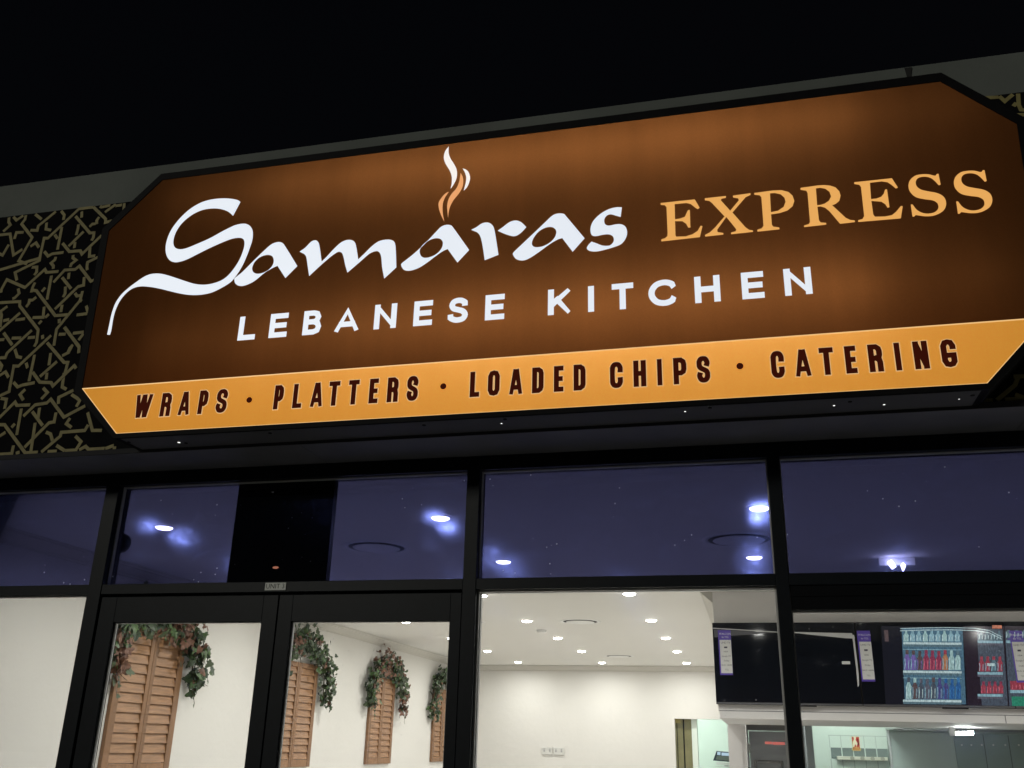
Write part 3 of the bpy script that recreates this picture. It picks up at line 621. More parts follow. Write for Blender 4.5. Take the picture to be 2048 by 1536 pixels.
# downlights and ceiling vents
dl_rim = mat('white lamp rim', (0.75, 0.75, 0.73), 0.4)
dl_em = mat('lit lamp lens', (0.9, 0.9, 0.9), 0.5, emis=(1.0, 0.97, 0.90), estr=40)
def downlight(x, y, label, cz=CZ):
    t = thing('downlight', (x, y, cz), label, 'ceiling light', 'round downlights set in the ceiling')
    b = MB(); b.ring((x, y, cz - .0005), (0, 0, -1), [(.050, .001), (.052, .008), (.060, .008), (.068, .001)], n=28); b.build('lamp_rim', dl_rim, t, smooth=True)
    b = MB(); b.ring((x, y, cz - .004), (0, 0, -1), [(.052, 0), (.050, .008), (.040, .014), (.02, .017), (.0005, .018)], n=28); b.build('lamp_lens', dl_em, t, smooth=True)
    ld = bpy.data.lights.new('lamp_glow', 'AREA'); ld.shape = 'DISK'; ld.size = .09; ld.energy = 12.5; ld.color = (1.0, .985, .95); ld.spread = math.radians(172)
    lo = bpy.data.objects.new('lamp_glow', ld); COL.objects.link(lo); lo.parent = t; lo.location = (0, 0, -.026)
    return t
cols = [('right', -.965), ('middle', -2.26), ('left', -3.60)]
ys = [8.0, 9.8, 11.48, 13.17, 15.04]
ordn = ['nearest the window', 'second from the window', 'third from the window', 'fourth from the window', 'nearest the back wall']
for cn, x in cols:
    for k, y in enumerate(ys):
        downlight(x, y, f'round downlight, {cn} of the three long rows, {ordn[k]}')
for x, y, l in ((-3.48, 5.06, 'downlight glaring through the tinted pane above the left door'), (-1.68, 5.04, 'downlight glaring through the tinted pane above the right door'),
                (-1.66, 6.43, 'downlight low at the left end of the wide tinted pane'), (.09, 5.05, 'upper downlight against the right mullion of the wide tinted pane'),
                (.06, 6.46, 'lower downlight by the right mullion of the wide tinted pane'), (-3.55, 6.45, 'downlight hidden low behind the bar over the left door')):
    downlight(x, y, l)
for x, y, l in ((2.3, 5.05, 'downlight over the far right customer area, next to the glass'), (2.3, 6.5, 'downlight in front of the screens, right of the spotlights'), (4.2, 5.8, 'downlight in the far right corner of the shop')): downlight(x, y, l)
for x, y, r, l in ((-2.39, 5.85, .215, 'round ceiling vent behind the tinted pane above the right door'), (-.03, 5.89, .215, 'round ceiling vent behind the right end of the wide tinted pane'),
                (-1.715, 9.92, .205, 'nearest round ceiling vent seen in the clear middle window'), (-1.85, 13.95, .205, 'farther round ceiling vent near the back wall'),
                (-2.95, 9.88, .205, 'round ceiling vent cut by the left edge of the middle window')):
    t = thing('ceiling_vent', (x, y, CZ), l, 'ceiling vent', 'round ceiling vents')
    b = MB(); b.ring((x, y, CZ - .0005), (0, 0, -1), [(r * 1.06, 0), (r * 1.04, .003), (r * .88, .004), (r * .87, .001)], n=48); b.build('vent_rim', dl_rim, t, smooth=True)
    b = MB(); b.cyl((x, y, CZ - .001), (0, 0, -1), r * .87, .0008, n=48); b.build('vent_throat', mat('dark vent throat', (0.03, 0.03, 0.03), 0.8), t)
    b = MB(); b.ring((x, y, CZ - .002), (0, 0, -1), [(.0005, .010), (r * .5, .010), (r * .71, .008), (r * .73, .006), (r * .70, .004)], n=48); b.build('vent_disc', dl_rim, t, smooth=True)
p = atZ(1083, 1260, CZ); t = thing('smoke_detector', (p.x, p.y, CZ), 'small flat smoke detector on the ceiling of the middle window', 'smoke detector')
b = MB(); b.ring((p.x, p.y, CZ - .001), (0, 0, -1), [(.055, 0), (.055, .02), (.04, .032), (.0005, .034)]); b.build('detector_body', dl_rim, t, smooth=True)
# twin emergency spotlights
t = thing('twin_spotlight', (.97, 6.6, CZ), 'pair of small tilted spotlights glaring through the right tinted pane', 'spotlight')
b = MB(); b.box(.86, 1.08, 6.60, 6.66, CZ - .05, CZ - .001); b.build('spot_base', dl_rim, t)
for pp, qd in (((1785,1130), [(1776,1126),(1784,1120),(1793,1133),(1785,1139)]), ((1805,1133), [(1803,1132),(1808,1126),(1812,1131),(1807,1143)])):
    b = MB(); vs = [atY(x, y, 6.55) for x, y in qd]; k = len(vs); b.add([v for v in vs] + [v + Vector((0, .04, .01)) for v in vs], [(0,1,2,3), (7,6,5,4), (0,1,5,4), (1,2,6,5), (2,3,7,6), (3,0,4,7)])
    b.build('spot_lens', emit('lit spot lens', (1, .98, .92), 40), t)

# ------------------------------------------------------------------ shutters and garlands on the left wall
WOOD = mat('warm stained timber', (0.26, 0.135, 0.062), 0.5, var=0.25, scale=5, bump=0.15, bscale=30, stretch=(1, 14, 1.5))
WOODV = mat('warm stained timber upright', (0.215, 0.11, 0.05), 0.5, var=0.22, scale=5, bump=0.15, bscale=30, stretch=(1, 1.5, .3))
WOODH = mat('warm stained timber slats', (0.29, 0.153, 0.072), 0.5, var=0.28, scale=5, bump=0.15, bscale=30, stretch=(1, 1, 12))
def shutter(y0, y1, z0, z1, label):
    t = thing('louvre_shutter', (XW, (y0 + y1) / 2, z0), label, 'shutter', 'timber shutters on the left wall')
    X = XW + .001; D = .032; sw = .075; cw = .095; ym = (y0 + y1) / 2
    b = MB(); b.box(X, X + D, y0, y0 + sw, z0, z1); b.box(X, X + D, y1 - sw, y1, z0, z1); b.box(X, X + D, ym - cw / 2, ym - .0015, z0, z1); b.box(X, X + D, ym + .0015, ym + cw / 2, z0, z1)
    b.split('stile', WOODV, t, bevel=.003)
    b = MB()
    for a, c in ((y0 + sw, ym - cw / 2), (ym + cw / 2, y1 - sw)):
        b.box(X, X + D - .002, a, c, z0, z0 + .07); b.box(X, X + D - .002, a, c, z1 - .05, z1)
    b.split('rail', WOOD, t, bevel=.003)
    b = MB(); n = 13; zz0, zz1 = z0 + .07, z1 - .05; h = (zz1 - zz0) / n
    for a, c in ((y0 + sw, ym - cw / 2), (ym + cw / 2, y1 - sw)):
        for k in range(n):
            zb = zz0 + k * h; e = .0005
            dz = random.uniform(-.0015, .0015)
            x0b, x1b = X + .029 + dz, X + .011
            b.add([(x0b, a + e, zb + .004), (x0b, c - e, zb + .004), (x1b, c - e, zb + h + .010), (x1b, a + e, zb + h + .010),
                   (x0b - .007, a + e, zb + .004), (x0b - .007, c - e, zb + .004), (x1b - .007, c - e, zb + h + .010), (x1b - .007, a + e, zb + h + .010)],
                  [(0,1,2,3), (7,6,5,4), (0,4,5,1), (1,5,6,2), (2,6,7,3), (3,7,4,0)])
    b.build('slats', WOODH, t)
    return t
GR = [mat('deep green leaf', (0.020, 0.042, 0.014), 0.5, var=0.4, scale=30), mat('ivy green leaf', (0.045, 0.095, 0.022), 0.5, var=0.4, scale=30),
      mat('bronze red leaf', (0.14, 0.062, 0.035), 0.55, var=0.4, scale=30), mat('grey green leaf', (0.06, 0.085, 0.04), 0.55, var=0.3, scale=30), mat('stem brown', (0.09, 0.055, 0.03), 0.7)]
LEAF = [(0, 0), (.22, -.12), (.50, .02), (.40, .28), (.62, .48), (.30, .55), (.18, .95), (0, 1.1), (-.18, .95), (-.30, .55), (-.62, .48), (-.40, .28), (-.50, .02), (-.22, -.12)]
def garland(y0, y1, zt, zl, zr, label, n=300, bronze=(), size=.052):
    """foliage arching over a shutter from (y0, zl) up over zt and down to (y1, zr)"""
    t = thing('ivy_garland', (XW, (y0 + y1) / 2, zt), label, 'garland', 'leaf garlands draped over the shutters')
    path = [(y0 - .02, zl), (y0 - .05, (zl + zt) / 2), (y0 + .02, zt - .13), (y0 + .22, zt - .02), ((y0 + y1) / 2, zt + .0), (y1 - .22, zt - .06), (y1 + .02, zt - .2), (y1 + .10, (zt + zr) / 2 - .05), (y1 + .07, zr)]
    P = catmull([(a, c) for a, c in path], closed=False, k=8)
    b = MB(); sm = MB()
    acc = [0]
    for i in range(1, len(P)): acc.append(acc[-1] + (P[i] - P[i-1]).length)
    def along(u):
        d = u * acc[-1]
        for i in range(1, len(P)):
            if acc[i] >= d: return P[i-1].lerp(P[i], (d - acc[i-1]) / max(1e-6, acc[i] - acc[i-1]))
        return P[-1]
    for k in range(int(n * 2.5)):
        u = random.random()
        wdt = .09 if .2 < u < .75 else .072
        if u < .06 or u > .94: wdt = .03
        c = along(u); yy = c.x + random.gauss(0, wdt); zz = c.y + random.gauss(0, wdt * .8)
        xx = XW + .045 + random.random() * .11
        s = size * random.uniform(.55, 1.25)
        nrm = Vector((1, random.uniform(-.8, .8), random.uniform(-.9, .7))).normalized()
        a = Vector((random.uniform(-.3, .3), random.uniform(-1, 1), random.uniform(-1, .35))).normalized()
        a = (a - nrm * a.dot(nrm)).normalized(); w = a.cross(nrm)
        isb = any(lo <= u <= hi for lo, hi in bronze)
        mi = random.choices([0, 1, 2, 3], [.1, .12, .72, .06] if isb else [.45, .33, .08, .14])[0]
        org = Vector((xx, yy, zz)); fold = random.uniform(-.25, .25)
        vs = [org + a * (q[1] * s) + w * (q[0] * s) + nrm * (fold * abs(q[0]) * s - .12 * s * q[1] * q[1]) for q in LEAF]
        mid = org + a * (.45 * s)
        b.add([mid] + vs, [(0, i + 1, (i + 1) % 14 + 1) for i in range(14)], mi)
    LV = b
    for i in range(len(P) - 1):
        a = Vector((XW + .04, P[i].x, P[i].y)); c = Vector((XW + .04, P[i+1].x, P[i+1].y))
        sm.cyl(a, c - a, .006, (c - a).length, n=6)
    for k in range(14):
        u = random.random(); c = along(u); o = Vector((XW + .06, c.x, c.y)); d = Vector((.4, random.uniform(-1, 1), random.uniform(-1, .6))).normalized()
        sm.cyl(o, d, .002, random.uniform(.08, .16), n=5)
    for k in range(5):                                       # thin sprays trailing loose with small leaves
        u = random.choice([.02, .97, .5, .75, .3, .9]); c = along(u); o = Vector((XW + .07, c.x, c.y)); d = Vector((.12, random.uniform(-.8, .8), random.uniform(-1, .2))).normalized()
        for j in range(6):
            q_ = o + d * .035; sm.cyl(o, q_ - o, .0015, .035, n=4)
            a = Vector((.2, random.uniform(-1, 1), random.uniform(-1, .5))).normalized(); w = a.cross(Vector((1, .1, .1))).normalized(); s = size * random.uniform(.35, .65)
            b2 = [q_ + a * (v[1] * s) + w * (v[0] * s) for v in LEAF]; LV.add([q_ + a * (.45 * s)] + b2, [(0, i + 1, (i + 1) % 14 + 1) for i in range(14)], random.choice([0, 1, 3]))
            o = q_; d = (d + Vector((0, random.uniform(-.5, .5), -.35))).normalized()
    LV.build('leaves', GR[:4], t)
    sm.build('stem', GR[4], t)
    return t
sh = [(6.34, 7.20), (8.90, 9.80), (11.36, 12.20), (13.86, 14.70)]
nm = ['nearest and largest timber shutter, seen through the left door', 'second timber shutter, its left side cut by the middle door stile', 'third timber shutter, whole between two leaf sprays', 'farthest timber shutter, by the right door stile']
for (a, c), l in zip(sh, nm): shutter(a, c, 1.315, 2.36 if a < 8 else 2.33, l)
garland(6.30, 7.22, 2.50, 2.02, 1.97, 'big green and bronze leaf garland hanging over the nearest shutter', 330, ((0, .17), (.50, .75)), .060)
garland(8.86, 9.85, 2.53, 2.15, 1.93, 'grey green garland over the second shutter with a loose sprig', 330, ((.2, .3),))
garland(11.30, 12.28, 2.50, 1.98, 1.93, 'full arch of dark ivy over the third shutter', 330, ((.3, .55), (.9, 1)))
garland(13.78, 14.75, 2.52, 1.90, 1.95, 'dark ivy garland over the farthest shutter', 280)

# socket outlets on the back wall
p = atY(1106, 1502, YBK - .01)
so_ = thing('wall_socket', (p.x, YBK, p.z), 'pair of white double power sockets on the back wall', 'wall socket')
for dx in (-.095, .095):
    bo = one('socket_plate', (p.x + dx - .085, p.x + dx + .085, YBK - .022, YBK - .0005, p.z - .055, p.z + .055), mat('socket plastic', (0.60, 0.60, 0.57), 0.35), so_, bevel=.003)
    b = MB()
    for ex in (-.045, .045): b.cyl((p.x + dx + ex, YBK - .022, p.z), (0, -1, 0), .014, .002, n=12); b.box(p.x + dx + ex - .01, p.x + dx + ex + .01, YBK - .0245, YBK - .022, p.z + .022, p.z + .034)
    b.split('switch', mat('grey plastic', (0.32, 0.32, 0.32), 0.4), bo)

# ------------------------------------------------------------------ back room through the doorway
st('back_room_wall', (-3.0, 1.5, 18.6, 18.7, 0, CZ - .002), KWALL)
st('back_room_side_wall', (-3.1, -3.0, YBK + .13, 18.7, 0, CZ - .002), KWALL)
sdr = thing('sliding_door', (-1.2, YBK + .16, 0), 'olive green sliding door edge standing in the rear doorway', 'door')
olive = mat('olive painted timber', (0.20, 0.19, 0.09), 0.5, var=0.15, scale=6)
b = MB(); b.box(-1.29, -1.12, YBK + .14, YBK + .18, 0, 2.12); b.box(-1.10, -.985, YBK + .16, YBK + .20, 0, 2.12); b.split('door_panel', olive, sdr)
b = MB(); b.box(-1.12, -1.10, YBK + .15, YBK + .17, 0, 2.12); b.box(-1.215, -1.205, YBK + .135, YBK + .14, 0, 1.96); b.split('door_gap', BLK2, sdr)
one('guide_bracket', (-1.25, -1.15, YBK + .12, YBK + .139, 1.95, 2.02), mat('brass bracket', (0.30, 0.26, 0.09), 0.4, metal=.5), sdr)
b = MB(); b.box(-.985, -.90, YBK + .13, YBK + .30, 0, 2.2); tag(b.build('door_jamb', KWALL), kind='structure')
tb = thing('wall_terminal', (-.62, 18.3, 1.45), 'white and black order terminal on an arm in the lit rear doorway', 'terminal')
A = lambda x, y, d=17.6: atY(x, y, d)
b = MB(); q1 = [A(1426,1521), A(1460,1524), A(1460,1504), A(1433,1502)]
b.add([v for v in q1] + [v + Vector((0, .03, 0)) for v in q1], [(0,1,2,3), (7,6,5,4), (0,1,5,4), (1,2,6,5), (2,3,7,6), (3,0,4,7)]); b.build('terminal_frame', mat('terminal black', (0.02, .03, .05), .4), tb)
b = MB(); q1 = [A(1431,1519,17.58), A(1459,1522,17.58), A(1459,1513,17.58), A(1434,1511,17.58)]; b.add(q1, [(0,1,2,3)])
b.build('terminal_screen', mat('grey screen', (0.12, .14, .12), .3), tb)
b = MB(); q1 = [A(1434,1509.5,17.58), A(1441,1510.5,17.58), A(1441,1504,17.58), A(1435,1503.5,17.58)]; b.add(q1, [(0,1,2,3)])
q1 = [A(1443,1511,17.58), A(1459,1512,17.58), A(1459,1506,17.58), A(1443,1505,17.58)]; b.add(q1, [(0,1,2,3)]); b.build('terminal_label', emit('pale blue display', lin(200, 225, 250), .8), tb)
c0 = A(1446, 1529, 17.6); b = MB(); b.box(c0.x - .11, c0.x + .2, 17.58, 17.64, c0.z - .01, c0.z + .035); b.box(c0.x - .13, c0.x + .2, 17.56, 17.66, c0.z - .04, c0.z - .025); b.build('terminal_base', mat('white plastic', (0.68, 0.68, 0.66), 0.35), tb)
one('terminal_arm', (c0.x + .02, c0.x + .08, 17.64, 18.6, c0.z - .03, c0.z + .03), STEEL, tb)

# ------------------------------------------------------------------ under the bulkhead: steel door and kitchen
st('corridor_wall', (-.139, -.10, 9.98, 11.5, 0, 1.9), BULK)
st('corridor_ceiling', (-.139, .50, 9.98, 11.6, 1.862, 1.9), mat('grey header', (0.30, .30, .29), .6))
st('servery_wall', (-.272, -.139, 9.966, 10.1, 0, 1.9), BULK)
st('kitchen_partition', (.455, .52, 9.97, 11.6, 0, 1.9), mat('grey blue jamb', (0.28, .32, .33), .5))
sdz = thing('steel_door', (.2, 11.5, 0), 'stainless steel swing door with a framed window beside the counter', 'door')
Yd = 11.5
def AY(x, y, d): return atY(x, y, d)
dl, dt = -.085, 1.785
b = MB(); b.box(-.10, dl - .006, Yd - .01, Yd + .04, 0, 1.862); b.box(dl - .006, .455, Yd - .01, Yd + .04, dt + .006, 1.862); b.build('door_frame', mat('pale grey frame', (0.42, .41, .39), .5), sdz)
one('door_leaf', (dl, .455, Yd, Yd + .03, 0, dt), mat('brushed door steel', (.42, .43, .43), .4, metal=.4, var=.12, scale=3, stretch=(1, 1, 4)), sdz)
cl_ = thing('corridor_light', (.15, 10.05, 1.86), 'small light over the steel door passage, hidden behind the bulkhead edge', 'ceiling light')
one('light_body', (-.05, .35, 9.985, 10.06, 1.852, 1.8615), dl_rim, cl_); one('light_lens', (-.04, .34, 9.99, 10.055, 1.846, 1.8515), mat('lit passage lens', (.8, .8, .8), .5, emis=(1, .98, .94), estr=36), cl_)
w0, w1 = AY(1508, 1520, Yd), AY(1566, 1520, Yd)
b = MB(); zt = w0.z
b.box(w0.x, w0.x + .03, Yd - .02, Yd - .0005, 1.0, zt); b.box(w1.x - .03, w1.x, Yd - .02, Yd - .0005, 1.0, zt); b.box(w0.x + .03, w1.x - .03, Yd - .02, Yd - .0005, zt - .03, zt)
b.build('window_frame', mat('polished steel', (0.62, .62, .6), .2, metal=.8), sdz, bevel=.006)
r0, r1 = AY(1530, 1486, Yd), AY(1570, 1491, Yd)
b = MB(); b.box(r0.x, r0.x + .075, Yd - .003, Yd - .0005, r0.z - .012, r0.z + .016); b.box(r0.x + .08, r1.x, Yd - .003, Yd - .0005, r0.z - .016, r0.z + .014)
b.build('mirrored_red_sign', emit('red sign reflection', lin(240, 130, 120), .55, base=(.5, .1, .08)), sdz)  # glowing strips painting the reflection of a red sign in the door
b = MB(); h0 = AY(1499, 1497, Yd); b.box(h0.x - .014, h0.x + .012, Yd - .012, Yd - .0005, h0.z - .05, h0.z + .05); b.build('hinge', mat('polished steel', (0.62, .62, .6), .2, metal=.8), sdz)
KY = 11.3
st('kitchen_wall', (.52, 5.19, KY, KY + .1, 0, CZ - .01), KWALL)
st('kitchen_ceiling', (-.15, 5.19, 9.97, KY - .001, 2.70, 2.75), CEIL)
kl = thing('kitchen_light', (1.1, 10.7, 2.68), 'ceiling batten light over the kitchen, out of view behind the bulkhead', 'ceiling light')
one('batten_body', (.55, 1.25, 10.3, 10.38, 2.66, 2.699), dl_rim, kl); one('batten_tube', (.56, 1.24, 10.315, 10.365, 2.645, 2.659), mat('lit batten', (.8, .8, .8), .5, emis=(.88, 1, .93), estr=170), kl)
kl2 = thing('kitchen_light', (-1, 17.3, 2.78), 'ceiling batten light in the rear room, out of view', 'ceiling light')
one('batten_body', (-2.0, -.4, 17.2, 17.3, 2.75, 2.799), dl_rim, kl2); one('batten_tube', (-1.98, -.42, 17.22, 17.28, 2.735, 2.749), mat('lit batten', (.8, .8, .8), .5, emis=(.88, 1, .93), estr=170), kl2)
# wall tiles: grey band of five tiles and the joints round it
tl = thing('splashback_tiles', (1.0, KY, 1.5), 'grey tile band in white tiling on the kitchen wall', 'wall tiles')
X0, X1 = AY(1660, 1495, KY).x, AY(1776, 1495, KY).x; Z1, Z0 = AY(1662, 1495, KY).z, AY(1664, 1517, KY).z
b = MB(); n = 5; w = (X1 - X0) / n
for k in range(n): b.box(X0 + k * w + .006, X0 + (k + 1) * w - .006, KY - .006, KY - .0005, Z0, Z1)
b.split('grey_tile', mat('grey glazed tile', (0.20, .235, .23), .25, var=.1, scale=8), tl)
b = MB(); zt = AY(1656, 1471, KY).z
for k in range(n + 1): b.box(X0 + k * w - .004, X0 + k * w + .004, KY - .002, KY - .0004, 1.0, Z0 - .002); b.box(X0 + k * w - .003, X0 + k * w + .003, KY - .002, KY - .0004, Z1 + .002, zt)
b.box(X0 - .01, X1, KY - .0025, KY - .0021, zt, zt + .006); b.build('grout', mat('grey grout', (0.45, .5, .47), .7), tl)
p0, p1 = AY(1702.5, 1473, KY), AY(1721, 1502, KY)
fb = thing('fire_blanket_sign', (p0.x, KY, p1.z), 'red and white fire blanket sign above the grey tiles', 'safety sign')
one('sign_board', (p0.x, p1.x, KY - .012, KY - .007, p1.z, p0.z), mat('cream border', (.75, .62, .35), .4), fb)
hh = p0.z - p1.z; ww = p1.x - p0.x
b = MB(); b.box(p0.x + .005, p1.x - .005, KY - .0135, KY - .012, p1.z + hh * .28, p0.z - .005); b.box(p0.x + .005, p1.x - .005, KY - .0135, KY - .012, p1.z + .005, p1.z + hh * .26); b.build('red_field', mat('safety red', (.45, .02, .012), .4), fb)
cxx = (p0.x + p1.x) / 2; zc = p1.z + hh * .62
b = MB(); b.poly([[(cxx - .035, zc - .05), (cxx - .03, zc + .0), (cxx - .015, zc + .03), (cxx - .02, zc + .05), (cxx - .005, zc + .06), (cxx + .008, zc + .045), (cxx + .0, zc + .02), (cxx + .015, zc - .01), (cxx + .005, zc - .05), (cxx - .008, zc - .02), (cxx - .02, zc - .05)]], KY - .0136, .001)
b.build('pictogram', mat('pictogram white', (.85, .8, .6), .5), fb)
one('black_patch', (cxx + .018, p1.x - .012, KY - .0145, KY - .0136, zc - .03, zc + .03), BLK2, fb)
add_text('sign_lettering', [('FIRE', (cxx, KY - .0142, p1.z + hh * .19), .032), ('BLANKET', (cxx, KY - .0142, p1.z + hh * .09), .024)], mat('sign yellow', (.8, .7, .2), .5), fb)
p0, p1 = AY(1674, 1512, KY - .05), AY(1776, 1522, KY - .05)
ps = thing('power_strip', (p0.x, KY, p1.z), 'white four outlet power strip at the right end of the tiles', 'power strip')
one('strip_body', (p0.x, p1.x, KY - .06, KY - .007, p1.z, p0.z), mat('cream plastic', (.72, .70, .60), .4), ps, bevel=.004)
b = MB()
for k in range(4):
    xx = p0.x + (p1.x - p0.x) * (.3 + .2 * k)
    b.cyl((xx, KY - .06, (p0.z + p1.z) / 2), (0, -1, 0), .022, .003, n=14)
b.split('outlet', mat('outlet grey', (.35, .34, .28), .4), ps)
# range hood and steel splashback
HX = 1.335
hd = thing('range_hood', (HX, 8.7, 1.82), 'large stainless range hood hanging over the kitchen counter', 'range hood')
b = MB(); b.box(HX, HX + .012, 8.47, 11.26, 1.822, 2.4); b.build('side_panel', mat('white hood side', (.60, .64, .61), .4), hd)
b = MB(); b.box(HX + .012, 5.0, 8.47, 8.49, 1.822, 2.4); b.box(HX + .012, 5.0, 11.24, 11.26, 1.822, 2.4)
b.add([(HX + .012, 8.49, 2.3), (5, 8.49, 2.3), (5, 11.24, 1.98), (HX + .012, 11.24, 1.98)], [(0,1,2,3)]); b.build('hood_shell', STEEL, hd)
b = MB()
for k in range(9):
    xx = HX + .15 + k * .38; b.box(xx, xx + .34, 9.3, 9.7, 1.93, 1.95)
    for j2 in range(6): b.box(xx + .02 + j2 * .055, xx + .045 + j2 * .055, 9.28, 9.72, 1.915, 1.9295)
b.box(HX + .1, 5, 10.0, 10.06, 1.90, 1.96); b.split('filter', mat('filter steel', (.33, .35, .35), .35, metal=.8), hd)
tA, tB = AY(1912, 1467, 9.4), AY(1946, 1466, 9.4)
b = MB(); b.cyl(tA, tB - tA, .014, (tB - tA).length, n=12); b.build('hood_lamp', emit('lit hood lamp', (.95, 1, .97), 160), hd)
one('added_fill_lamp', (HX + .3, 4.2, 8.85, 8.89, 1.830, 1.838), mat('added fill glow', (.8, .8, .8), .5, emis=(.93, 1, .96), estr=26), hd)  # added unseen lamp that brightens the steel sheets under the hood
one('lamp_bracket', (tA.x - .05, tA.x - .005, 9.38, 9.42, tA.z - .02, 1.93), dl_rim, hd)
sp = thing('steel_splashback', (2.0, 11.2, 1.0), 'stainless wall sheet with a row of rivets under the range hood', 'splashback')
xa, xb = AY(1780, 1475, 11.22).x, AY(1907, 1477, 11.22).x
one('pale_sheet', (xa, xb, 11.21, 11.23, .9, 1.80), mat('pale steel sheet', (.56, .64, .62), .5, metal=.05, var=.06, scale=2), sp)
one('dark_sheet', (xb + .003, 5.0, 11.21, 11.23, .9, 1.80), mat('dull steel sheet', (.36, .44, .42), .5, metal=.05, var=.1, scale=2), sp)
one('edge_strip', (xa - .03, xa - .002, 11.19, 11.235, .9, 1.82), STEEL, sp)
b = MB()
for px in (1924, 1943, 1964, 1987, 2011, 2038): r_ = AY(px, 1490, 11.2); b.cyl((r_.x, 11.21, r_.z), (0, -1, 0), .009, .003, n=10)
b.split('rivet', mat('bright rivet', (.8, .8, .78), .3, metal=.3), sp)
b = MB()
for px in (1970, 2020): r_ = AY(px, 1500, 11.2); b.box(r_.x, r_.x + .006, 11.2085, 11.21, .9, 1.79)
b.split('seam', mat('dark seam', (.1, .12, .12), .6), sp)
ct = thing('service_counter', (2.4, 8.1, 0), 'white service counter below the screens, under the edge of view', 'counter')
one('counter_front', (-.25, 5.18, 8.02, 8.6, 0, .98), BULK, ct); one('counter_top', (-.3, 5.18, 7.95, 8.7, .981, 1.02), mat('stone top', (.25, .25, .24), .3), ct)

# ------------------------------------------------------------------ screens
TZ0, TZ1 = 1.932, 2.545; SY = BY - .055
SCR = mat('switched off screen glass', (0.005, 0.007, 0.012), 0.06, spec=.25)
TXT = mat('sticker ink', (.05, .05, .08), .6); TXW = mat('sticker white ink', (.75, .75, .8), .6)
def SP(px, py, y=SY): q_ = atY(px, py, y); return (q_.x, q_.z)
def px_poly(mb, pts, mi, lift): mb.poly([[SP(*p) for p in pts]], SY - lift, .0003, mi)
def tv(x0, x1, label):
    t = thing('wall_screen', ((x0 + x1) / 2, BY, TZ0), label, 'television', 'row of wall screens on the bulkhead')
    one('screen_body', (x0, x1, SY + .001, BY - .0005, TZ0 - .010, TZ1), BLK2, t, bevel=.003)
    one('screen_glass', (x0 + .004, x1 - .004, SY, SY + .0009, TZ0 + .006, TZ1 - .004), SCR, t)
    one('lower_bezel', (x0 + .002, x1 - .002, SY - .003, SY + .0009, TZ0 - .009, TZ0 + .005), mat('dark silver bezel', (.18, .18, .19), .3, metal=.6), t)
    b = MB(); xm = (x0 + x1) / 2 + .12; b.box(xm - .09, xm + .09, SY, SY + .02, TZ0 - .020, TZ0 - .011); b.build('sensor_bar', BLK2, t)
    return t
def sticker(t, q, label=None):
    a = [SP(*p) for p in q]; zt = (a[0][1] + a[1][1]) / 2; zb = (a[2][1] + a[3][1]) / 2; xl = (a[0][0] + a[3][0]) / 2; xr = (a[1][0] + a[2][0]) / 2
    h = zt - zb; w = xr - xl
    bo = one('promo_sticker', (xl, xr, SY - .003, SY - .001, zb, zt), mat('purple sticker', (.085, .045, .36), .4, emis=(.15, .08, .6), estr=.06), t)
    one('white_label', (xl + w * .10, xr - .001, SY - .0045, SY - .003, zb + h * .04, zt - h * .22), mat('white sticker paper', (.72, .72, .70), .6), bo)
    add_text('sticker_heading', [('FFALCON', (xl + w * .55, SY - .0036, zt - h * .085), .021), ('by TCL', (xl + w * .55, SY - .0036, zt - h * .155), .018)], TXW, bo)
    zc = zt - h * .22; L = []
    for k, s_ in enumerate(('UHD TV', '4K', 'HDR', 'Google TV', 'Dolby', 'Wi-Fi  HDMI', 'TCL')):
        L.append((s_, (xl + w * .55, SY - .005, zc - h * (.065 + .100 * k)), .020 if k == 0 else .016))
    add_text('sticker_lettering', L, TXT, bo)
    b = MB(); b.box(xl + w * .42, xl + w * .68, SY - .0052, SY - .0046, zc - h * .185, zc - h * .150); b.build('sticker_icon', TXT, bo)
t1 = tv(-.292, .798, 'dark switched off screen with a purple sticker and peeling film, leftmost of the row')
sticker(t1, [(1436,1261), (1461,1260), (1466,1349), (1440,1351)])
b = MB()
px_poly(b, [(1426,1255.5),(1557,1263.5),(1557,1265.2),(1426,1257.5)], 0, .0012); px_poly(b, [(1583,1263.8),(1704,1266.5),(1706,1277),(1692,1276.5),(1583,1265.5)], 0, .0012)
px_poly(b, [(1690,1268),(1708,1270),(1710,1277),(1690,1276)], 0, .0018); px_poly(b, [(1705,1276),(1709,1277),(1717.5,1350),(1718,1371),(1715.5,1374),(1712.5,1340)], 0, .0012)
px_poly(b, [(1427,1259),(1550,1265.5),(1470,1271),(1429,1275)], 1, .0008)
b.build('protective_film', [mat('white film edge', (.62, .62, .62), .5), mat('grey film', (.10, .10, .11), .5)], t1)
p = SP(1692, 1325.5); one('spec_label', (p[0] - .030, p[0] + .030, SY - .002, SY - .0005, p[1] - .011, p[1] + .011), mat('white sticker paper', (.72, .72, .70), .6), t1)

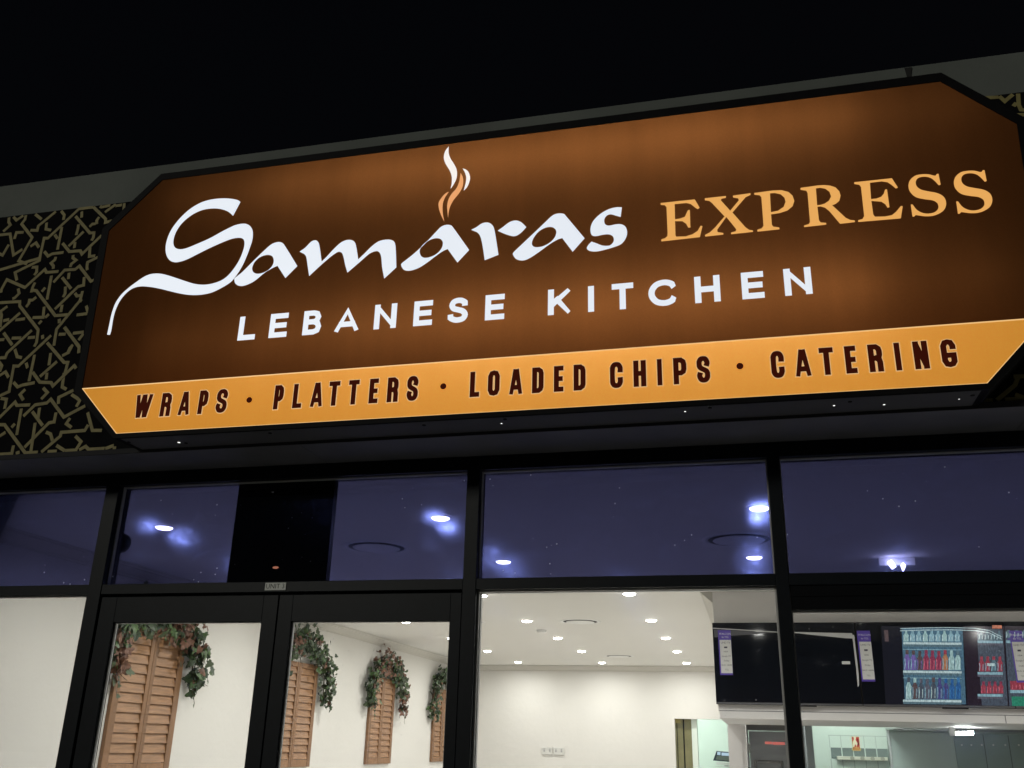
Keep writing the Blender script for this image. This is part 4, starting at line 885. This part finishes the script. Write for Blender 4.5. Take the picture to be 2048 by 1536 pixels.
t2 = tv(.802, 1.858, 'dark screen with shelves of coloured drink bottles as a painted reflection, second in the row')
sticker(t2, [(1715,1262), (1742,1261), (1748,1362), (1722,1364)])
def reflmat(name, c):  # glowing colours that paint the reflected drinks coolers onto the dark screens
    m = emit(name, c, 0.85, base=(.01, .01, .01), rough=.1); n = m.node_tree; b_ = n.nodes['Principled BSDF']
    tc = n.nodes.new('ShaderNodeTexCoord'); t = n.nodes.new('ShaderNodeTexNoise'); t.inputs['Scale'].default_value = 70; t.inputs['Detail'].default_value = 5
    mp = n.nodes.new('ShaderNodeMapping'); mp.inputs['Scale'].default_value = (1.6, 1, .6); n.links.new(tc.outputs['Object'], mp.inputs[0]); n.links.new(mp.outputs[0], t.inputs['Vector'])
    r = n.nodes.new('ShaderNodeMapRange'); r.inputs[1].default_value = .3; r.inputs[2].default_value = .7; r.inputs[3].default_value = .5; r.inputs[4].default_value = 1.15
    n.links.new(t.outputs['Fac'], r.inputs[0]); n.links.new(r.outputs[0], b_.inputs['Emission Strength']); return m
REFL = [reflmat('reflection %d' % i, lin(*c) if i in (0, 19) else tuple(.78 * a_ + .22 * h_ for a_, h_ in zip(lin(*c), (.09, .14, .18)))) for i, c in enumerate([
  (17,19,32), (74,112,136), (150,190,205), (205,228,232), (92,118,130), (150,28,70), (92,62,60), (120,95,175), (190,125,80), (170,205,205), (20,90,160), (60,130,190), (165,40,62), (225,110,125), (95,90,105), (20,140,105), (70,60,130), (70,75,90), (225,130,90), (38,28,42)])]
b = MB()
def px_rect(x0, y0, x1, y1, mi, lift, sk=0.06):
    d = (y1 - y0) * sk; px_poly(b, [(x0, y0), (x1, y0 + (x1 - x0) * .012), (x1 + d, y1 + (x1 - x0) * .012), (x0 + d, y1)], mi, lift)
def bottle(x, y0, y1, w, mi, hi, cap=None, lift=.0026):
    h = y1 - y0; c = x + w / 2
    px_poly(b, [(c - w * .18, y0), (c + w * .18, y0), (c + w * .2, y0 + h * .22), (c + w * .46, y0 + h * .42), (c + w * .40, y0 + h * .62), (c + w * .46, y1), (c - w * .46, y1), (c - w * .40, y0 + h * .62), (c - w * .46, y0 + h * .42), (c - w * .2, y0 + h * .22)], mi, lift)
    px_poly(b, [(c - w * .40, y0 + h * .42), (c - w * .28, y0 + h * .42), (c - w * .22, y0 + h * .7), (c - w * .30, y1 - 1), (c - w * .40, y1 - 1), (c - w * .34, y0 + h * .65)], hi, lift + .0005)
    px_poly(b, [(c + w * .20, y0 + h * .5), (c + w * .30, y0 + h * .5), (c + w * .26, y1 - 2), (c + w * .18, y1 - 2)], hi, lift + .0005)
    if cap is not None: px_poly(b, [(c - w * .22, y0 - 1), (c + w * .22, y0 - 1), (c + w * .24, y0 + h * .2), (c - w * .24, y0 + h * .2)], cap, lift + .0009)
# left cooler in the painted reflection
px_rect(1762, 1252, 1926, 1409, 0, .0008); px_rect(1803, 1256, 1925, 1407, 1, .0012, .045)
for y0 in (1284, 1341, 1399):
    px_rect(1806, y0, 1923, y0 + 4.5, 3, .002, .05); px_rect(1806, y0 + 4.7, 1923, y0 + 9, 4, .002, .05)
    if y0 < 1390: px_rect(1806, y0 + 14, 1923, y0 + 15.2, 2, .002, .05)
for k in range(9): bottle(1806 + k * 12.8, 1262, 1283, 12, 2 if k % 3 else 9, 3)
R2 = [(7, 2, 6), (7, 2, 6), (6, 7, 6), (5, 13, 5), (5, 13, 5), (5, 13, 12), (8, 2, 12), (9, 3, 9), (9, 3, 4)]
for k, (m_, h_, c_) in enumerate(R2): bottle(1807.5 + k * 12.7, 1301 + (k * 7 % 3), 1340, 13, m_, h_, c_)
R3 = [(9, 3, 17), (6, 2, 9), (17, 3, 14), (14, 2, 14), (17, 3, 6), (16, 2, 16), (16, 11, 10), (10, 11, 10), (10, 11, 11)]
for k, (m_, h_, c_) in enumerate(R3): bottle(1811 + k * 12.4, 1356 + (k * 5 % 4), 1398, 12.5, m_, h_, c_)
# right cooler in the painted reflection
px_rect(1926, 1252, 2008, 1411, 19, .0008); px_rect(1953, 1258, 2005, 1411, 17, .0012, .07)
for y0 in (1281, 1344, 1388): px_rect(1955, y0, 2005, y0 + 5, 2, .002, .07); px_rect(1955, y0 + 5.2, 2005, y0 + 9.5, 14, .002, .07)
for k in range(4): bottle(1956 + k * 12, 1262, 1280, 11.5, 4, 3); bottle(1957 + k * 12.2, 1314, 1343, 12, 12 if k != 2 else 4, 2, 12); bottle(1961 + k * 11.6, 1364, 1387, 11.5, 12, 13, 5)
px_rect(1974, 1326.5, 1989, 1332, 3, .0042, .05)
for a_, w_ in ((1255.5, 1.3), (1260, 1.5)):                       # curved tops of the reflected coolers
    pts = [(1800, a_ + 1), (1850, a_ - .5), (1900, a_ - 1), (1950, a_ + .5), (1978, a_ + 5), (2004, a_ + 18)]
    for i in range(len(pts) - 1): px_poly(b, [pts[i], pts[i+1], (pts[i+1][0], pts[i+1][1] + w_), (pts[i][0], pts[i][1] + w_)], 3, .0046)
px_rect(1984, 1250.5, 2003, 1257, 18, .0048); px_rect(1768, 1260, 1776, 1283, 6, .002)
b.build('painted_reflection', REFL, t2)
t3 = tv(1.862, 2.93, 'screen cut by the photo edge with a green block in its painted reflection, third in the row')
sticker(t3, [(2022,1262), (2049,1261), (2055,1364), (2029,1366)])
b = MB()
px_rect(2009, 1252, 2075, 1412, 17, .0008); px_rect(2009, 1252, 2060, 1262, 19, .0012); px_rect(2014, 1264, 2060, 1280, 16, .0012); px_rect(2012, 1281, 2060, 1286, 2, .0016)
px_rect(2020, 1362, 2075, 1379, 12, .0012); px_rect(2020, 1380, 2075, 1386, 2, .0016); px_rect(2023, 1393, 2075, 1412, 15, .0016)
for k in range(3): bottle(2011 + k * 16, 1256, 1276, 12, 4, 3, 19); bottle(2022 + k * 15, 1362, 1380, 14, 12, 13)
b.build('painted_reflection', REFL, t3)
